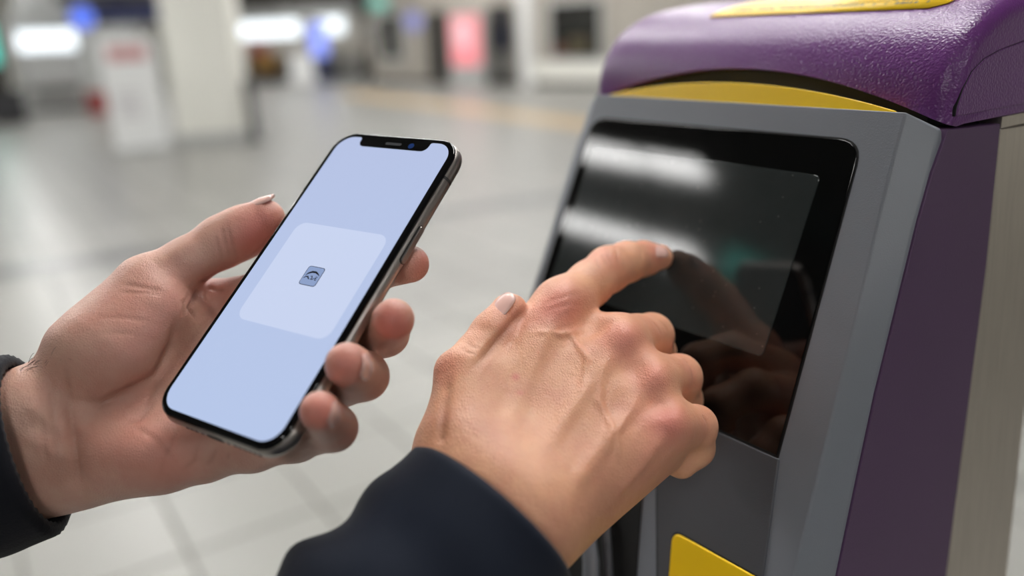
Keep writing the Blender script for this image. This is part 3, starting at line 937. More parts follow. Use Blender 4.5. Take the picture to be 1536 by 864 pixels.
for k in range(7):
    a = math.radians(90 * k / 6); notch.append((na + 0.0034 - 0.0034 * math.cos(a), nd - 0.0034 + 0.0034 * math.sin(a)))
for k in range(7):
    a = math.radians(90 * k / 6); notch.append((nb - 0.0034 + 0.0034 * math.sin(a), nd - 0.0034 + 0.0034 * math.cos(a)))
for k in range(5):
    a = math.radians(90 * k / 4); notch.append((nb + 0.0012 - 0.0012 * math.cos(a), sy0 + 0.0012 - 0.0012 * math.sin(a)))
loop = base[:9] + notch + base[9:]            # corner arcs of rrect run x0y0 -> x1y0 -> ...
screen = prism('screen', P2(loop, 0.00055), (0, 0, -0.0003), MT['phone_screen'], phone)
MT['card_glow'] = glow('card_glow', (0.60, 0.68, 0.90, 1), 0.95, 0.1)
MT['card_glow'].node_tree.nodes['Principled BSDF'].inputs['Base Color'].default_value = (0.02, 0.02, 0.025, 1)
prism('card_panel', P2(rrect(0.0120, 0.0535, 0.0628, 0.1035, 0.005, 6), 0.00062), (0, 0, -0.0001), MT['card_glow'], screen)
# emblem tile in the middle of the card
MT['emblem_ink'] = mat('emblem_ink', lin(16, 18, 24), 0.2, var=0.0)
MT['emblem_blue'] = glow('emblem_blue', (0.30, 0.40, 0.66, 1), 0.85, 0.1)
MT['emblem_blue'].node_tree.nodes['Principled BSDF'].inputs['Base Color'].default_value = (0.02, 0.02, 0.025, 1)
ecx, ecy, eh = 0.0372, 0.0782, 0.0046
prism('emblem_border', P2(rrect(ecx - eh, ecy - eh, ecx + eh, ecy + eh, 0.0013, 4), 0.00068), (0, 0, -0.00008), MT['emblem_ink'], screen)
prism('emblem_tile', P2(rrect(ecx - eh + 0.00025, ecy - eh + 0.00025, ecx + eh - 0.00025, ecy + eh - 0.00025, 0.0011, 4), 0.00072), (0, 0, -0.00006), MT['emblem_blue'], screen)
def ribbon(pts, wid, z):
    pts = [np.array(p) for p in pts]; L_, R2 = [], []
    for i, p in enumerate(pts):
        t = pts[min(i + 1, len(pts) - 1)] - pts[max(i - 1, 0)]; t /= np.linalg.norm(t); n_ = np.array([-t[1], t[0]]) * wid[i] / 2
        L_.append(p + n_); R2.append(p - n_)
    return L_, R2
V, Fc = [], []
mmn = 0.001
for pts, wid in ((((-3.6, 0.2), (-2.6, -1.0), (-1.0, -1.9), (1.0, -2.0), (2.6, -1.3), (3.7, -0.6)), (0.15, 0.7, 1.0, 0.9, 0.55, 0.1)),
                 (((-3.7, 1.6), (-2.9, 0.7), (-1.9, 0.5), (-1.2, 1.2), (-0.4, 1.7)), (0.2, 0.55, 0.6, 0.6, 0.2)),
                 (((-0.6, 0.2), (0.2, 0.0), (0.7, 0.8), (0.2, 1.5), (1.4, 1.4), (1.8, 0.6)), (0.2, 0.5, 0.5, 0.5, 0.5, 0.2)),
                 (((3.3, 0.1), (2.4, 0.1), (2.2, 0.7), (3.2, 0.8), (2.3, 1.1), (2.6, 1.6), (3.5, 1.5)), (0.2, 0.4, 0.4, 0.4, 0.4, 0.4, 0.2))):
    L_, R2 = ribbon(pts, wid, 0)
    b0 = len(V)
    for l_, r_ in zip(L_, R2):
        V += [(ecx + l_[0] * mmn, -(ecy + l_[1] * mmn), 0.00076), (ecx + r_[0] * mmn, -(ecy + r_[1] * mmn), 0.00076)]
    for i in range(len(L_) - 1): Fc.append((b0 + 2 * i, b0 + 2 * i + 1, b0 + 2 * i + 3, b0 + 2 * i + 2))
mesh('emblem_drawing', V, Fc, MT['emblem_ink'], screen)
# notch details
prism('earpiece', P2(rrect(0.0305, 0.0052, 0.0395, 0.0066, 0.0006, 4), 0.0005), (0, 0, -0.0002), MT['dark_metal'], phone)
MT['lens_blue'] = mat('lens_blue', lin(30, 60, 120), 0.05, var=0.0, coat=1.0)
prism('front_camera', P2([(0.0452 + 0.0015 * math.cos(a), 0.0062 + 0.0015 * math.sin(a)) for a in np.linspace(0, 2 * math.pi, 20, False)], 0.0005), (0, 0, -0.0002), MT['lens_blue'], phone)
# side button, antenna lines, port, screws and sound holes on the metal edge
prism('button_gap', [(PW - 0.0012, -y, z) for y, z in rrect(0.0437, -0.0059, 0.0623, -0.0025, 0.0015, 5)], (0.0014, 0, 0), MT['black_void'], phone)
sb = prism('side_button', [(PW - 0.0006, -y, z) for y, z in rrect(0.0440, -0.0056, 0.0620, -0.0028, 0.0013, 5)], (0.0014, 0, 0), MT['phone_metal'], phone)
bevel(sb, 0.0003, 2)
MT['antenna'] = mat('antenna', lin(58, 56, 55), 0.5, var=0.0)
def edge_band(y, name='antenna_line'):
    V, Fc = [], []
    for gr, z in eprof[1:-1]:
        V += [(PW + gr + 0.00012, -y, z), (PW + gr + 0.00012, -y - 0.0014, z)]
    for i in range(len(eprof) - 3): Fc.append((2 * i, 2 * i + 1, 2 * i + 3, 2 * i + 2))
    mesh(name, V, Fc, MT['antenna'], phone, smooth=True)
edge_band(0.0190); edge_band(0.1330)
def bottom(name, x0, x1, z0, z1, mt, d=0.0003):
    prism(name, [(x, -PH - 0.00015, z) for x, z in rrect(x0, z0, x1, z1, min(x1 - x0, z1 - z0) * 0.48, 5)], (0, d, 0), mt, phone)
bottom('charging_port', 0.0310, 0.0400, -0.0056, -0.0030, MT['black_void'])
bottom('screw', 0.0275, 0.0290, -0.0050, -0.0035, MT['dark_metal']); bottom('screw', 0.0420, 0.0435, -0.0050, -0.0035, MT['dark_metal'])
for k in range(6): bottom('sound_hole', 0.0458 + 0.0026 * k, 0.0474 + 0.0026 * k, -0.0050, -0.0034, MT['black_void'])
for k in range(3): bottom('sound_hole', 0.0240 - 0.0026 * k, 0.0256 - 0.0026 * k, -0.0050, -0.0034, MT['black_void'])
#SCENE3
# ------------------------------------------------------------------ the person: two hands and the jacket sleeves
PERSON = np.array([0.0, -0.15, 0.0])
person = empty('person', PERSON)
tag(person, 'person in a dark navy jacket holding the phone and touching the gate screen', 'person')


class Solid:
    """Signed distances on a grid; capsules are blended together, then a surface is drawn through zero."""
    def __init__(self, lo, hi, h):
        self.lo = np.array(lo); self.h = h
        self.n = np.ceil((np.array(hi) - self.lo) / h).astype(int) + 1
        self.D = np.full(self.n, 0.03, np.float32)

    def sub(self, pts, pad):
        p = np.array(pts)
        a = np.clip(np.floor((p.min(0) - pad - self.lo) / self.h).astype(int), 0, self.n - 1)
        b = np.clip(np.ceil((p.max(0) + pad - self.lo) / self.h).astype(int) + 1, 1, self.n)
        sl = tuple(slice(i, j) for i, j in zip(a, b))
        ax_ = [(self.lo[k] + self.h * np.arange(a[k], b[k])).astype(np.float32) for k in range(3)]
        return sl, ax_

    def cap(self, D, a, b, ra, rb, k, flat=None):
        """Smooth union of a tapered capsule into D; flat=(normal, factor) squeezes it along a direction."""
        a, b = np.array(a, float), np.array(b, float)
        sl, (X, Y, Z) = self.sub([a, b], max(ra, rb) * 1.05 + k + 0.004)
        d = b - a; L2 = d @ d + 1e-12
        px, py, pz = X[:, None, None] - a[0], Y[None, :, None] - a[1], Z[None, None, :] - a[2]
        t = np.clip((px * d[0] + py * d[1] + pz * d[2]) / L2, 0, 1)
        qx, qy, qz = px - t * d[0], py - t * d[1], pz - t * d[2]
        r2 = qx * qx + qy * qy + qz * qz
        if flat is not None:
            n_, fc = flat
            dn = qx * n_[0] + qy * n_[1] + qz * n_[2]
            r2 = r2 + dn * dn * (1 / fc ** 2 - 1)
        v = np.sqrt(r2) - (ra + t * (rb - ra))
        D[sl] = smin(D[sl], v, k)


def smin(a, b, k):
    if k <= 0: return np.minimum(a, b)
    h = np.maximum(k - np.abs(a - b), 0) / k
    return np.minimum(a, b) - h * h * (k * 0.25)


def surface(S, D):
    """Surface nets."""
    ins_ = D < 0
    c = np.zeros(tuple(np.array(D.shape) - 1), np.int8)
    for i in (0, 1):
        for j in (0, 1):
            for k in (0, 1):
                c += ins_[i:D.shape[0] - 1 + i, j:D.shape[1] - 1 + j, k:D.shape[2] - 1 + k]
    act = np.argwhere((c > 0) & (c < 8))
    idx = -np.ones(c.shape, np.int32)
    idx[act[:, 0], act[:, 1], act[:, 2]] = np.arange(len(act))
    acc = np.zeros((len(act), 3)); cnt = np.zeros(len(act))
    corners = [(i, j, k) for i in (0, 1) for j in (0, 1) for k in (0, 1)]
    for ca in corners:
        for ax_ in range(3):
            if ca[ax_]: continue
            cb = list(ca); cb[ax_] = 1
            A = act + np.array(ca); B = act + np.array(cb)
            va, vb = D[A[:, 0], A[:, 1], A[:, 2]], D[B[:, 0], B[:, 1], B[:, 2]]
            m_ = (va < 0) != (vb < 0)
            t = va[m_] / (va[m_] - vb[m_])
            p = np.array(ca) + np.zeros((m_.sum(), 3)); p[:, ax_] = t
            acc[m_] += p; cnt[m_] += 1
    V = S.lo + S.h * (act + acc / cnt[:, None])
    quads = []
    for ax_ in range(3):
        o1, o2 = (ax_ + 1) % 3, (ax_ + 2) % 3
        s0 = [slice(None)] * 3; s1 = [slice(None)] * 3
        s0[ax_] = slice(0, -1); s1[ax_] = slice(1, None)
        df = ins_[tuple(s0)] != ins_[tuple(s1)]
        e = np.argwhere(df)
        e = e[(e[:, o1] > 0) & (e[:, o2] > 0)]
        m_ = (e[:, o1] < c.shape[o1]) & (e[:, o2] < c.shape[o2]); e = e[m_]
        u1 = np.zeros(3, int); u1[o1] = 1; u2 = np.zeros(3, int); u2[o2] = 1
        q = [idx[tuple((e - a_ * u1 - b_ * u2).T)] for a_, b_ in ((1, 1), (0, 1), (0, 0), (1, 0))]
        q = np.stack(q, 1)
        fl = ~ins_[tuple(e.T)]
        q[fl] = q[fl][:, ::-1]
        quads.append(q)
    Q = np.concatenate(quads); Q = Q[(Q >= 0).all(1)]
    lab = np.arange(len(V))                                  # keep the one outer shell
    while True:
        m_ = lab[Q].min(1); new = lab.copy()
        for k in range(4): np.minimum.at(new, Q[:, k], m_)
        new = new[new]
        if (new == lab).all(): break
        lab = new
    big = np.bincount(lab).argmax(); keep = lab == big
    re_ = np.cumsum(keep) - 1
    return V[keep], re_[Q[keep[Q[:, 0]]]]


def relax(V, Q, it):
    e = np.concatenate([Q[:, [0, 1]], Q[:, [1, 2]], Q[:, [2, 3]], Q[:, [3, 0]]])
    for _ in range(it):
        s = np.zeros_like(V); n_ = np.zeros(len(V))
        for k in range(3):
            s[:, k] = np.bincount(e[:, 0], V[e[:, 1], k], len(V)) + np.bincount(e[:, 1], V[e[:, 0], k], len(V))
        n_ = np.bincount(e[:, 0], minlength=len(V)) + np.bincount(e[:, 1], minlength=len(V))
        V = V + 0.55 * (s / n_[:, None] - V)
    return V


def normals(V, Q):
    fn = np.cross(V[Q[:, 2]] - V[Q[:, 0]], V[Q[:, 3]] - V[Q[:, 1]])
    n_ = np.zeros_like(V)
    for k in range(4):
        for a in range(3): n_[:, a] += np.bincount(Q[:, k], fn[:, a], len(V))
    return n_ / (np.linalg.norm(n_, axis=1)[:, None] + 1e-12)


def Cp(px, py, d): return np.array([(px - 768) / F * d, (py - 432) / F * d, d])     # lens axes
def to_world(v): return np.asarray(v) @ M3.T + np.array([0, 0, EYE])


class Skin:
    """Working surface of a hand in lens axes with a tint per vertex."""
    def __init__(self, V, Q):
        self.V, self.Q = V, Q
        self.N = normals(V, Q)
        self.tint = np.zeros((len(V), 4), np.float32); self.tint[:, 3] = 1

    def spot(self, px, py):
        """Nearest surface point facing the eye at (px, py)."""
        V, N_ = self.V, self.N
        d2 = (768 + F * V[:, 0] / V[:, 2] - px) ** 2 + (432 + F * V[:, 1] / V[:, 2] - py) ** 2
        d2 = d2 + np.where((N_ * V).sum(1) < 0, 0, 400) + (V[:, 2] - V[:, 2].min()) * 300
        return V[np.argmin(d2)]

    def line_dist(self, pts):
        P3 = np.array([self.spot(*p) for p in pts]); best = np.full(len(self.V), 1.0); tt = np.zeros(len(self.V)); n_ = len(P3) - 1
        for i, (a, b_) in enumerate(zip(P3[:-1], P3[1:])):
            d = b_ - a
            t = np.clip(((self.V - a) @ d) / (d @ d + 1e-12), 0, 1)
            ds = np.linalg.norm(self.V - a - t[:, None] * d, axis=1)
            m_ = ds < best
            best[m_] = ds[m_]; tt[m_] = (i + t[m_]) / n_
        return best, tt

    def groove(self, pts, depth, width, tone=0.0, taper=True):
        """Crease (depth > 0) or raised cord (depth < 0) along a line on the skin, in metres; tone paints shade into it."""
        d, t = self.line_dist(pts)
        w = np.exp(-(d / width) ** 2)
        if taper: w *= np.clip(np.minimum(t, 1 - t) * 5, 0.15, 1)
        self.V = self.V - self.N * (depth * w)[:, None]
        if tone: self.tint[:, 1] = np.clip(self.tint[:, 1] + tone * w, 0, 1)  # paints the crease's shade into the skin colour

    def blush(self, px, py, r, amt, ch=0):
        c = self.spot(px, py)
        w = np.exp(-(np.linalg.norm(self.V - c, axis=1) / r) ** 2)
        self.tint[:, ch] = np.clip(self.tint[:, ch] + amt * w, 0, 1)

    def bump(self, px, py, r, h):
        c = self.spot(px, py)
        w = np.exp(-(np.linalg.norm(self.V - c, axis=1) / r) ** 2)
        self.V = self.V + self.N * (h * w)[:, None]

    def build(self, name, mt, parent):
        V = to_world(self.V) - PERSON
        me = bpy.data.meshes.new(name)
        me.from_pydata(V.tolist(), [], self.Q.tolist())
        at = me.attributes.new('tint', 'FLOAT_COLOR', 'POINT')
        at.data.foreach_set('color', self.tint.ravel())
        return link(name, me, mt, parent, smooth=True)


def nail(parent, sk_, px, py, along, out, w, l, r, name='fingernail', lift=0.0003):
    """Curved nail plate on the skin at (px, py); along = to the tip, out = away from the finger (lens axes)."""
    c = sk_.spot(px, py)
    along = np.array(along, float); along /= np.linalg.norm(along)
    out = np.array(out, float); out = 0.4 * out / np.linalg.norm(out) + 0.6 * sk_.N[np.argmin(((sk_.V - c) ** 2).sum(1))]
    out -= along * (out @ along); out /= np.linalg.norm(out)
    side = np.cross(along, out)
    V, Fc = [], []
    nu, nv = 9, 9
    for i in range(nu):
        x = (i / (nu - 1) - 0.5)
        ww = w * (0.5 - 0.10 * max(0, -x * 2) ** 2 - 0.12 * max(0, x * 2) ** 3)
        if i == 0 or i == nu - 1: ww *= 0.82
        for j in range(nv):
            y = (j / (nv - 1) * 2 - 1) * ww
            a = y / r
            V.append(c + along * (x * l + (1 - (2 * j / (nv - 1) - 1) ** 2) * 0.0008 * (1 if x > 0 else -1) * abs(2 * x) ** 2) + side * (r * math.sin(a)) + out * (r * (math.cos(a) - 1) + lift - 0.0010 * (2 * x) ** 2 * (1 if x > 0 else 0.5)))
    for i in range(nu - 1):
        for j in range(nv - 1): Fc.append((i * nv + j, i * nv + j + 1, (i + 1) * nv + j + 1, (i + 1) * nv + j))
    V = to_world(np.array(V)) - PERSON
    o = mesh(name, V, Fc, MT['nail'], parent, smooth=True)
    m_ = o.modifiers.new('thick', 'SOLIDIFY'); m_.thickness = 0.0005; m_.offset = 0
    return o


def finger(S, palm, chain, k=0.004, kp=0.007):
    """chain of (px, py, depth, radius): returns palm blended with one finger."""
    D = np.full(S.n, 0.03, np.float32)
    for (a, b_) in zip(chain[:-1], chain[1:]):
        S.cap(D, Cp(*a[:3]), Cp(*b_[:3]), a[3], b_[3], k)
    return smin(palm, D, kp)


GRID = 0.00085
# ---------------- left hand (holds the phone)
pts = [Cp(-150, 690, .345), Cp(700, 300, .40), Cp(100, 860, .28), Cp(620, 300, .39)]
S = Solid((-0.262, -0.045, 0.268), (-0.030, 0.100, 0.402), GRID)
palm = np.full(S.n, 0.03, np.float32)
KP = 0.013
def C(a, b_, ra, rb, k=KP, flat=None): S.cap(palm, Cp(*a), Cp(*b_), ra, rb, k, flat)
C((-30, 642, .345), (66, 614, .346), .0190, .0172)          # forearm, two bones
C((-25, 738, .347), (95, 694, .350), .0190, .0178)
C((72, 616, .349), (150, 590, .354), .0165, .0155)
C((90, 655, .352), (318, 460, .384), .0160, .0110)           # metacarpals
C((95, 662, .353), (318, 525, .372), .0160, .0110)
C((100, 675, .353), (312, 602, .356), .0160, .0110)
C((105, 690, .352), (305, 678, .340), .0165, .0115)
C((134, 532, .351), (222, 432, .362), .0180, .0128, .008)          # thumb metacarpal
C((185, 525, .350), (232, 470, .356), .0190, .0150)          # thenar
C((150, 672, .350), (240, 676, .345), .0180, .0150, .010)    # hypothenar
C((236, 450, .366), (312, 478, .380), .0085, .0085, .010)    # web
C((235, 480, .362), (300, 500, .374), .0090, .0090, .010)
parts = [
    [(222, 432, .362, .0130), (280, 394, .366, .0104), (335, 362, .371, .0112), (365, 348, .3725, .0112), (396, 330, .3735, .0096)],   # thumb
    [(318, 458, .384, .0112), (395, 441, .371, .0100), (475, 425, .359, .0094), (560, 405, .347, .0086), (616, 396, .3385, .0076)],   # index
    [(318, 525, .372, .0112), (420, 523, .358, .0100), (522, 520, .346, .0094), (578, 500, .334, .0088), (590, 479, .3130, .0080)],   # middle
    [(312, 602, .356, .0110), (400, 597, .347, .0098), (482, 590, .339, .0092), (546, 564, .3225, .0090), (521, 547, .2985, .0081)],  # ring
    [(305, 678, .340, .0112), (380, 670, .333, .0096), (445, 658, .327, .0086), (501, 642, .3120, .0082), (480, 617, .2900, .0072)],  # little
]
D = palm
for ch in parts: D = smin(D, finger(S, palm, ch, kp=0.006), 0.0012)
V, Q = surface(S, D)
V = relax(V, Q, 3)
L = Skin(V, Q)
# creases of the palm, wrist and thumb
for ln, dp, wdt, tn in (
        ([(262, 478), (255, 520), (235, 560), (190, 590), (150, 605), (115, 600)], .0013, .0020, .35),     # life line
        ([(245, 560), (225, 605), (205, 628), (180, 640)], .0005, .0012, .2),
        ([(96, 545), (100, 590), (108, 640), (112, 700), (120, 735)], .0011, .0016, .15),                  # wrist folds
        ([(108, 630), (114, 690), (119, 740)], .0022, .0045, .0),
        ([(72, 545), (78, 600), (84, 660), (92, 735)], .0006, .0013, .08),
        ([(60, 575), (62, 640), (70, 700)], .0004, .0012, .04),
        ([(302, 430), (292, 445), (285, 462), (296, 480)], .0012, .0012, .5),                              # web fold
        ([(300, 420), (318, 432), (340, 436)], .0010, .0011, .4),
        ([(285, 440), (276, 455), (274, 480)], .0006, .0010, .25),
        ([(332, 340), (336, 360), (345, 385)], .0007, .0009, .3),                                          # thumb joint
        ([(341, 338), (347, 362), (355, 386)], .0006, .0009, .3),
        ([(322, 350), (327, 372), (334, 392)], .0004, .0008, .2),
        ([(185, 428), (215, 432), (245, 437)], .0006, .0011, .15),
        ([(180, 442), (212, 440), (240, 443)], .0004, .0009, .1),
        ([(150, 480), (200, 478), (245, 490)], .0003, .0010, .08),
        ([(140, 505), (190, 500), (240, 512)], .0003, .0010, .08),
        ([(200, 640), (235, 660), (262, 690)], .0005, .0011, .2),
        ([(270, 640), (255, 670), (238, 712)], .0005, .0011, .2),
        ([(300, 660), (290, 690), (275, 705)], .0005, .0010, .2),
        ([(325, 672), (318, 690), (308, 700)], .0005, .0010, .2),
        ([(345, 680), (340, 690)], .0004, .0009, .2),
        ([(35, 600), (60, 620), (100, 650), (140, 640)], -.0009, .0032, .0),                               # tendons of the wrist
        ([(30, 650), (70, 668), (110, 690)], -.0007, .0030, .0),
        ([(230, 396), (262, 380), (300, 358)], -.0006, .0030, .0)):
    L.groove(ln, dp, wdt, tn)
L.bump(205, 398, .010, .0012); L.bump(100, 500, .009, .0012); L.bump(195, 668, .014, .0022); L.bump(215, 612, .013, -.0024); L.bump(180, 480, .016, .0014); L.bump(108, 640, .010, -.0014)
for px, py, r, a in ((400, 335, .012, .8), (370, 365, .010, .6), (225, 440, .016, .25), (200, 500, .020, .2), (190, 650, .02, .35), (260, 690, .018, .35),
                     (580, 478, .008, .9), (600, 500, .007, .7), (515, 548, .008, .9), (475, 618, .008, .9), (635, 395, .008, .7), (330, 440, .012, .3), (330, 425, .01, .25)):
    L.blush(px, py, r, a)
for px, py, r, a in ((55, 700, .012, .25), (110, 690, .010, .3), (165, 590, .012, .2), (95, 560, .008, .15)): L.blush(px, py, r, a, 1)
lh = L.build('hand', MT['skin_palm'], person)
lh['label'] = 'left hand, palm up, gripping the phone from behind'
nail(lh, L, 388, 299, Cp(412, 300, .374) - Cp(360, 322, .374), (-0.35, -0.80, -0.2), .0125, .0125, .0080)
nail(lh, L, 553, 551, Cp(521, 547, .2985) - Cp(546, 564, .3225), (0.80, -0.12, -0.55), .0100, .0105, .0068)
nail(lh, L, 505, 624, Cp(480, 617, .290) - Cp(501, 642, .312), (0.80, -0.10, -0.55), .0088, .0092, .0060)
#nail(lh, L, 617, 474, Cp(590, 479, .313) - Cp(578, 500, .334), (0.92, -0.05, -0.1), .0100, .0105, .0068)

# ---------------- right hand (index finger on the glass)
S = Solid((-0.160, -0.050, 0.205), (0.112, 0.262, 0.446), 0.0009)
palm = np.full(S.n, 0.03, np.float32)
KP = 0.012
PN = np.array([0.35, -0.25, -0.9]); PN /= np.linalg.norm(PN)   # out of the back of the hand
def back(q, m_): return tuple(Cp(*q) - PN * m_)
def CB(a, b_, ra, rb, dp=0.0, k=KP): S.cap(palm, Cp(*a) - PN * dp, Cp(*b_) - PN * dp, ra, rb, k)
E1, E2 = np.array([-.158, .225, .235]), np.array([-.118, .258, .222])
Em = (E1 + E2) / 2; E1 = E1 * 0.5 + Cp(702, 724, .322) * 0.5; E2 = E2 * 0.5 + Cp(795, 772, .313) * 0.5; Em = Em * 0.5 + Cp(745, 745, .318) * 0.5
S.cap(palm, E1 + [.008, .004, 0], Cp(692, 718, .322), .0170, .0195, KP); S.cap(palm, E2, Cp(795, 772, .313), .019, .0190, KP)
S.cap(palm, Em, Cp(745, 745, .318), .020, .0200, KP)
MC = {'i': ((712, 692, .327), (848, 457, .3755)), 'm': ((745, 718, .323), (930, 514, .3650)), 'r': ((776, 745, .319), (974, 574, .3535)), 'l': ((800, 772, .315), (1000, 640, .3415))}
for k_, ra, rb in (('i', .0140, .0112), ('m', .0145, .0114), ('r', .0140, .0108), ('l', .0135, .0100)):
    CB(MC[k_][0], MC[k_][1], ra, rb)
    CB(MC[k_][0], MC[k_][1], ra, rb * 0.95, 0.010)
CB((815, 792, .318), (985, 672, .353), .0150, .0120, 0.004)        # little-finger side
CB((760, 640, .335), (900, 560, .360), .0130, .0120, 0.012)
CB((690, 655, .331), (702, 564, .3455), .0145, .0120)              # thumb metacarpal
CB((735, 600, .347), (805, 510, .370), .0105, .0090, 0.008)        # muscle between thumb and index
CB((725, 650, .338), (800, 550, .360), .0120, .0110, 0.007)
nrm_in = np.array([0.7575883, 0.16904327, 0.63046359])             # into the glass
TRc = np.array([(1293 - 768) / F, (212 - 432) / F, 1.0]) * 0.36 - nrm_in * 0.0012
def touch(px, py, r):
    """Depth at which a ball of radius r seen at (px, py) just touches the glass."""
    ry = np.array([(px - 768) / F, (py - 432) / F, 1.0])
    return float(((TRc @ nrm_in) - r) / (ry @ nrm_in))
tipd = touch(990, 386, .0068)
parts = [
    [(702, 564, .3455, .0120), (718, 538, .352, .0106), (741, 503, .359, .0100), (764, 469, .365, .0086)],                                    # thumb
    [(848, 457, .3755, .0112), (884, 426, .390, .0104), (913, 404, .4015, .0106), (940, 393, .410, .0096), (965, 388, tipd - .005, .0084), (990, 386, tipd, .0066)],
    [(930, 514, .3650, .0114), (955, 506, .378, .0100), (977, 503, .3895, .0099), (985, 530, .405, .0088), (960, 556, .402, .0080)],
    [(974, 574, .3535, .0108), (998, 568, .365, .0098), (1018, 566, .3755, .0099), (1024, 600, .391, .0086), (1000, 622, .388, .0078)],
    [(1000, 640, .3415, .0098), (1022, 638, .350, .0088), (1043, 640, .3585, .0088), (1043, 672, .366, .0078), (1022, 694, .362, .0070)],
]
D = palm
for i_, ch in enumerate(parts): D = smin(D, finger(S, palm, ch, kp=0.0035 if i_ == 0 else 0.006), 0.0012)
V, Q = surface(S, D)
V = relax(V, Q, 3)
Rh = Skin(V, Q)
# knuckles, tendons, veins, creases
for px, py, r, h in ((846, 450, .009, .0024), (936, 506, .0080, .0034), (982, 566, .0072, .0030), (1006, 632, .0068, .0026), (660, 548, .008, .0018), (905, 385, .0065, .0012)):
    Rh.bump(px, py, r, h)
for px, py, r, h in ((893, 492, .009, -.0028), (955, 552, .007, -.0024), (990, 606, .006, -.0020), (800, 600, .018, -.0018), (880, 560, .010, -.0014), (930, 615, .009, -.0012)):
    Rh.bump(px, py, r, h)
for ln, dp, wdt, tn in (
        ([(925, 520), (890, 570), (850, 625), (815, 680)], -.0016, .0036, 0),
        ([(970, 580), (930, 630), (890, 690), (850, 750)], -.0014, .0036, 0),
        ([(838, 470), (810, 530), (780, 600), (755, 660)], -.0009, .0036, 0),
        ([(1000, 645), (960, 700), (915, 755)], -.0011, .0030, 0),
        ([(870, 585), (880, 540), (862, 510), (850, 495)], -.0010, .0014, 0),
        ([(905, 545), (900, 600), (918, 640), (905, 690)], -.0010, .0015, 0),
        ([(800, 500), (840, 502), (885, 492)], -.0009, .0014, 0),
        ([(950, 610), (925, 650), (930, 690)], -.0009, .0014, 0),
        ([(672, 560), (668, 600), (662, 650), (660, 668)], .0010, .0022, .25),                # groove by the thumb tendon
        ([(705, 558), (738, 520), (768, 486), (796, 452)], .0016, .0020, .4),                # thumb against the hand, its shadow line tinted dark
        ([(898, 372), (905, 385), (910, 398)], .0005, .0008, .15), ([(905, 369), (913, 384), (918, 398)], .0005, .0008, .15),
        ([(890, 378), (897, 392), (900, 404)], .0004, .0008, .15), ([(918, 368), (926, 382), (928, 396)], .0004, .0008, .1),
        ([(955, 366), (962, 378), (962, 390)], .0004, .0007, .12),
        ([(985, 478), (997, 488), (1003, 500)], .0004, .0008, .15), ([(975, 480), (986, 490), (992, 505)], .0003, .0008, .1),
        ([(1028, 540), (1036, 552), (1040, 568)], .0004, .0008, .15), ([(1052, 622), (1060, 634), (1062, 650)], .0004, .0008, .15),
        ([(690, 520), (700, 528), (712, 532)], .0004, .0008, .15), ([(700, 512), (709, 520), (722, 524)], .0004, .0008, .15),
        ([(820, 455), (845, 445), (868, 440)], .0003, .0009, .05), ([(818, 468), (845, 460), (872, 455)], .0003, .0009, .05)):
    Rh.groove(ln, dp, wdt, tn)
for px, py, r, a in ((850, 450, .013, .6), (828, 468, .009, .35), (934, 506, .011, .75), (980, 566, .009, .65), (1006, 632, .010, .6), (1000, 640, .014, .3), (915, 388, .010, .45),
                     (985, 378, .008, .55), (985, 495, .008, .35), (1036, 560, .008, .35), (1058, 640, .008, .4), (770, 470, .010, .4), (664, 555, .008, .4), (775, 565, .0018, .9), (782, 590, .0015, .6), (950, 740, .02, .3)):
    Rh.blush(px, py, r, a)
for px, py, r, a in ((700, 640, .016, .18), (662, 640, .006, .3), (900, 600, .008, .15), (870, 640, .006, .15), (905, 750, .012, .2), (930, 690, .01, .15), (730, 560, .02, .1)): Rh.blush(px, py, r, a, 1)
rh = Rh.build('hand', MT['skin_back'], person)
rh['label'] = 'right hand seen from its back, index finger on the dark screen'
nail(rh, Rh, 750, 455, Cp(764, 469, .365) - Cp(741, 503, .359), (-0.75, -0.45, -0.45), .0120, .0125, .0082)
nail(rh, Rh, 988, 374, Cp(990, 386, tipd) - Cp(962, 386, tipd - .0058), (0.10, -0.85, -0.5), .0098, .0105, .0064)

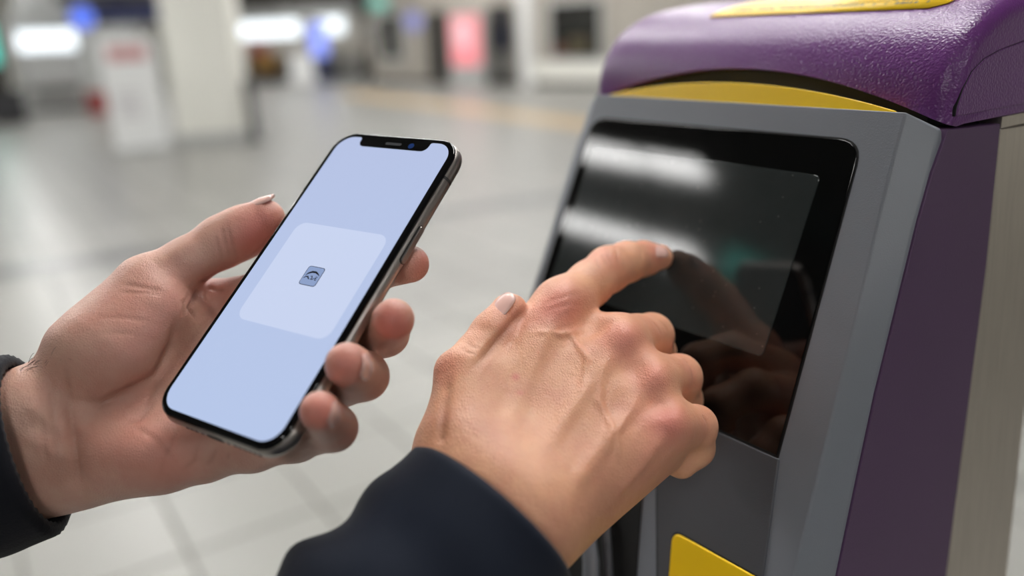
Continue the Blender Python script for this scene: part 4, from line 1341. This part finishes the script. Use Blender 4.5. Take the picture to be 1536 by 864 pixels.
# ---------------- sleeves: swept cloth with folds, thick rim turned inside
def sleeve(name, path, rads, rim_tilt, mt, folds, th=0.0022, n=96, lining=0.03, ribs=False):
    """path: points from the cuff rim to the shoulder (lens axes); rads: (ra, rb) per point along side and up axes."""
    path = [np.array(p, float) for p in path]
    # resample
    cum = np.r_[0, np.cumsum([np.linalg.norm(b_ - a) for a, b_ in zip(path[:-1], path[1:])])]
    Ls = np.r_[np.linspace(0, 0.012, 8), np.linspace(0.0145, 0.14, 52), np.linspace(0.15, cum[-1], 26)]
    P_ = np.stack([np.interp(Ls, cum, [p[k] for p in path]) for k in range(3)], 1)
    for _ in range(14): P_[1:-1] = 0.5 * P_[1:-1] + 0.25 * (P_[:-2] + P_[2:])
    RA = np.interp(Ls, cum, [r[0] for r in rads]); RB = np.interp(Ls, cum, [r[1] for r in rads])
    ref = np.array(rim_tilt, float)
    rings = []
    for i, p in enumerate(P_):
        t = P_[min(i + 1, len(P_) - 1)] - P_[max(i - 1, 0)]; t /= np.linalg.norm(t)
        u = ref - t * (ref @ t); u /= np.linalg.norm(u); v = np.cross(t, u); ref = u
        ring = []
        for k in range(n):
            a = 2 * math.pi * k / n
            dr = folds(Ls[i], a)
            if ribs: dr += 0.0005 * math.cos(a * 48) * max(0.0, 1 - Ls[i] / 0.09)
            edge = math.sqrt(max(0.0, 1 - (1 - min(Ls[i], 0.0025) / 0.0025) ** 2)) * 0.0022 - 0.0022
            ring.append(p + u * math.cos(a) * (RA[i] + dr + edge) + v * math.sin(a) * (RB[i] + dr + edge))
        rings.append(ring)
    inner = []
    for i in range(8, 0, -1):
        li = lining * i / 8
        q = min(range(len(Ls)), key=lambda j: abs(Ls[j] - li))
        c = P_[q]
        inner.append([c + (np.array(x) - c) * (1 - 0.0046 / np.linalg.norm(np.array(x) - c)) for x in rings[q]])
    allr = inner + [[P_[0] + (np.array(x) - P_[0]) * (1 - 0.0026 / np.linalg.norm(np.array(x) - P_[0])) for x in rings[0]]] + rings
    V = [x for r in allr for x in r]; Fc = []
    for i in range(len(allr) - 1):
        for k in range(n): Fc.append((i * n + k, i * n + (k + 1) % n, (i + 1) * n + (k + 1) % n, (i + 1) * n + k))
    Fc.append(tuple(range((len(allr) - 1) * n, len(allr) * n)))
    V = to_world(np.array(V)) - PERSON
    return mesh(name, V, Fc, mt, person, smooth=True)


def gauss(x, c, w): return math.exp(-((x - c) / w) ** 2)
def wrap(a, c): return (a - c + math.pi) % (2 * math.pi) - math.pi


def folds_r(l, a):
    g = min(1.0, l / 0.03)
    v = 0.0060 * gauss(l, 0.056, 0.010) * gauss(wrap(a, 3.0), 0, 0.8)
    v += -0.0065 * gauss(l, 0.034, 0.012) * gauss(wrap(a, 3.0), 0, 0.9)
    v += g * (0.0028 * math.sin(95 * l + 1.7 * math.cos(a + 0.6)) * (0.4 + 0.6 * math.cos(a - 2.2)) + 0.0018 * math.sin(60 * l - 2 * a) + 0.0012 * math.sin(150 * l + 3 * a + 1))
    return v + 0.0012 * math.sin(2 * a + 1) * g


def folds_l(l, a):
    g = min(1.0, l / 0.05)
    return g * (0.0025 * math.sin(70 * l + 2 * a) + 0.0015 * math.sin(130 * l - 3 * a)) + 0.0008 * math.sin(3 * a)


rs = sleeve('sleeve', [Cp(738, 772, .312), np.array([-.055, .135, .283]), np.array([-.125, .225, .245]), np.array([-.155, .29, .16]), np.array([-.06, .27, .02]), np.array([.10, .16, -.12])],
            [(.0385, .0415), (.043, .045), (.054, .052), (.062, .060), (.068, .066), (.080, .080)], (0.76, 0.65, 0.0), MT['jacket'], folds_r)
rs['label'] = 'navy jacket sleeve around the right wrist'
ls = sleeve('sleeve', [Cp(58, 664, .346), np.array([-.255, .080, .338]), np.array([-.34, .115, .31]), np.array([-.42, .165, .25]), np.array([-.40, .20, .05]), np.array([-.32, .16, -.12])],
            [(.0385, .0300), (.041, .034), (.048, .042), (.056, .052), (.064, .062), (.078, .078)], (0.0, 1.0, 0.1), MT['cuff_knit'], folds_l, ribs=True)
ls['label'] = 'ribbed navy cuff and sleeve around the left wrist'
# a few arm hairs by the left cuff
V, Fc = [], []
cu = bpy.data.curves.new('arm_hair', 'CURVE'); cu.dimensions = '3D'; cu.bevel_depth = 0.00006; cu.bevel_resolution = 0
for k in range(26):
    px = rng.uniform(28, 92); b_ = L.spot(px, 545 - (px - 30) * 0.25 + rng.uniform(0, 14))
    s_ = cu.splines.new('POLY'); s_.points.add(4)
    ln_ = rng.uniform(.006, .012); dx, dy = rng.uniform(0.3, 0.9), rng.uniform(-0.8, -0.3)
    for i in range(5):
        q = i / 4
        p = to_world(b_ + np.array([dx * q, dy * q + 0.35 * q * q, -0.15 * q]) * ln_) - PERSON
        s_.points[i].co = (*p, 1)
MT['hair'] = mat('hair', lin(30, 24, 22), 0.5, var=0.0)
ho = bpy.data.objects.new('arm_hair', cu); COL.objects.link(ho); cu.materials.append(MT['hair']); ho.parent = lh; ho['kind'] = 'stuff'
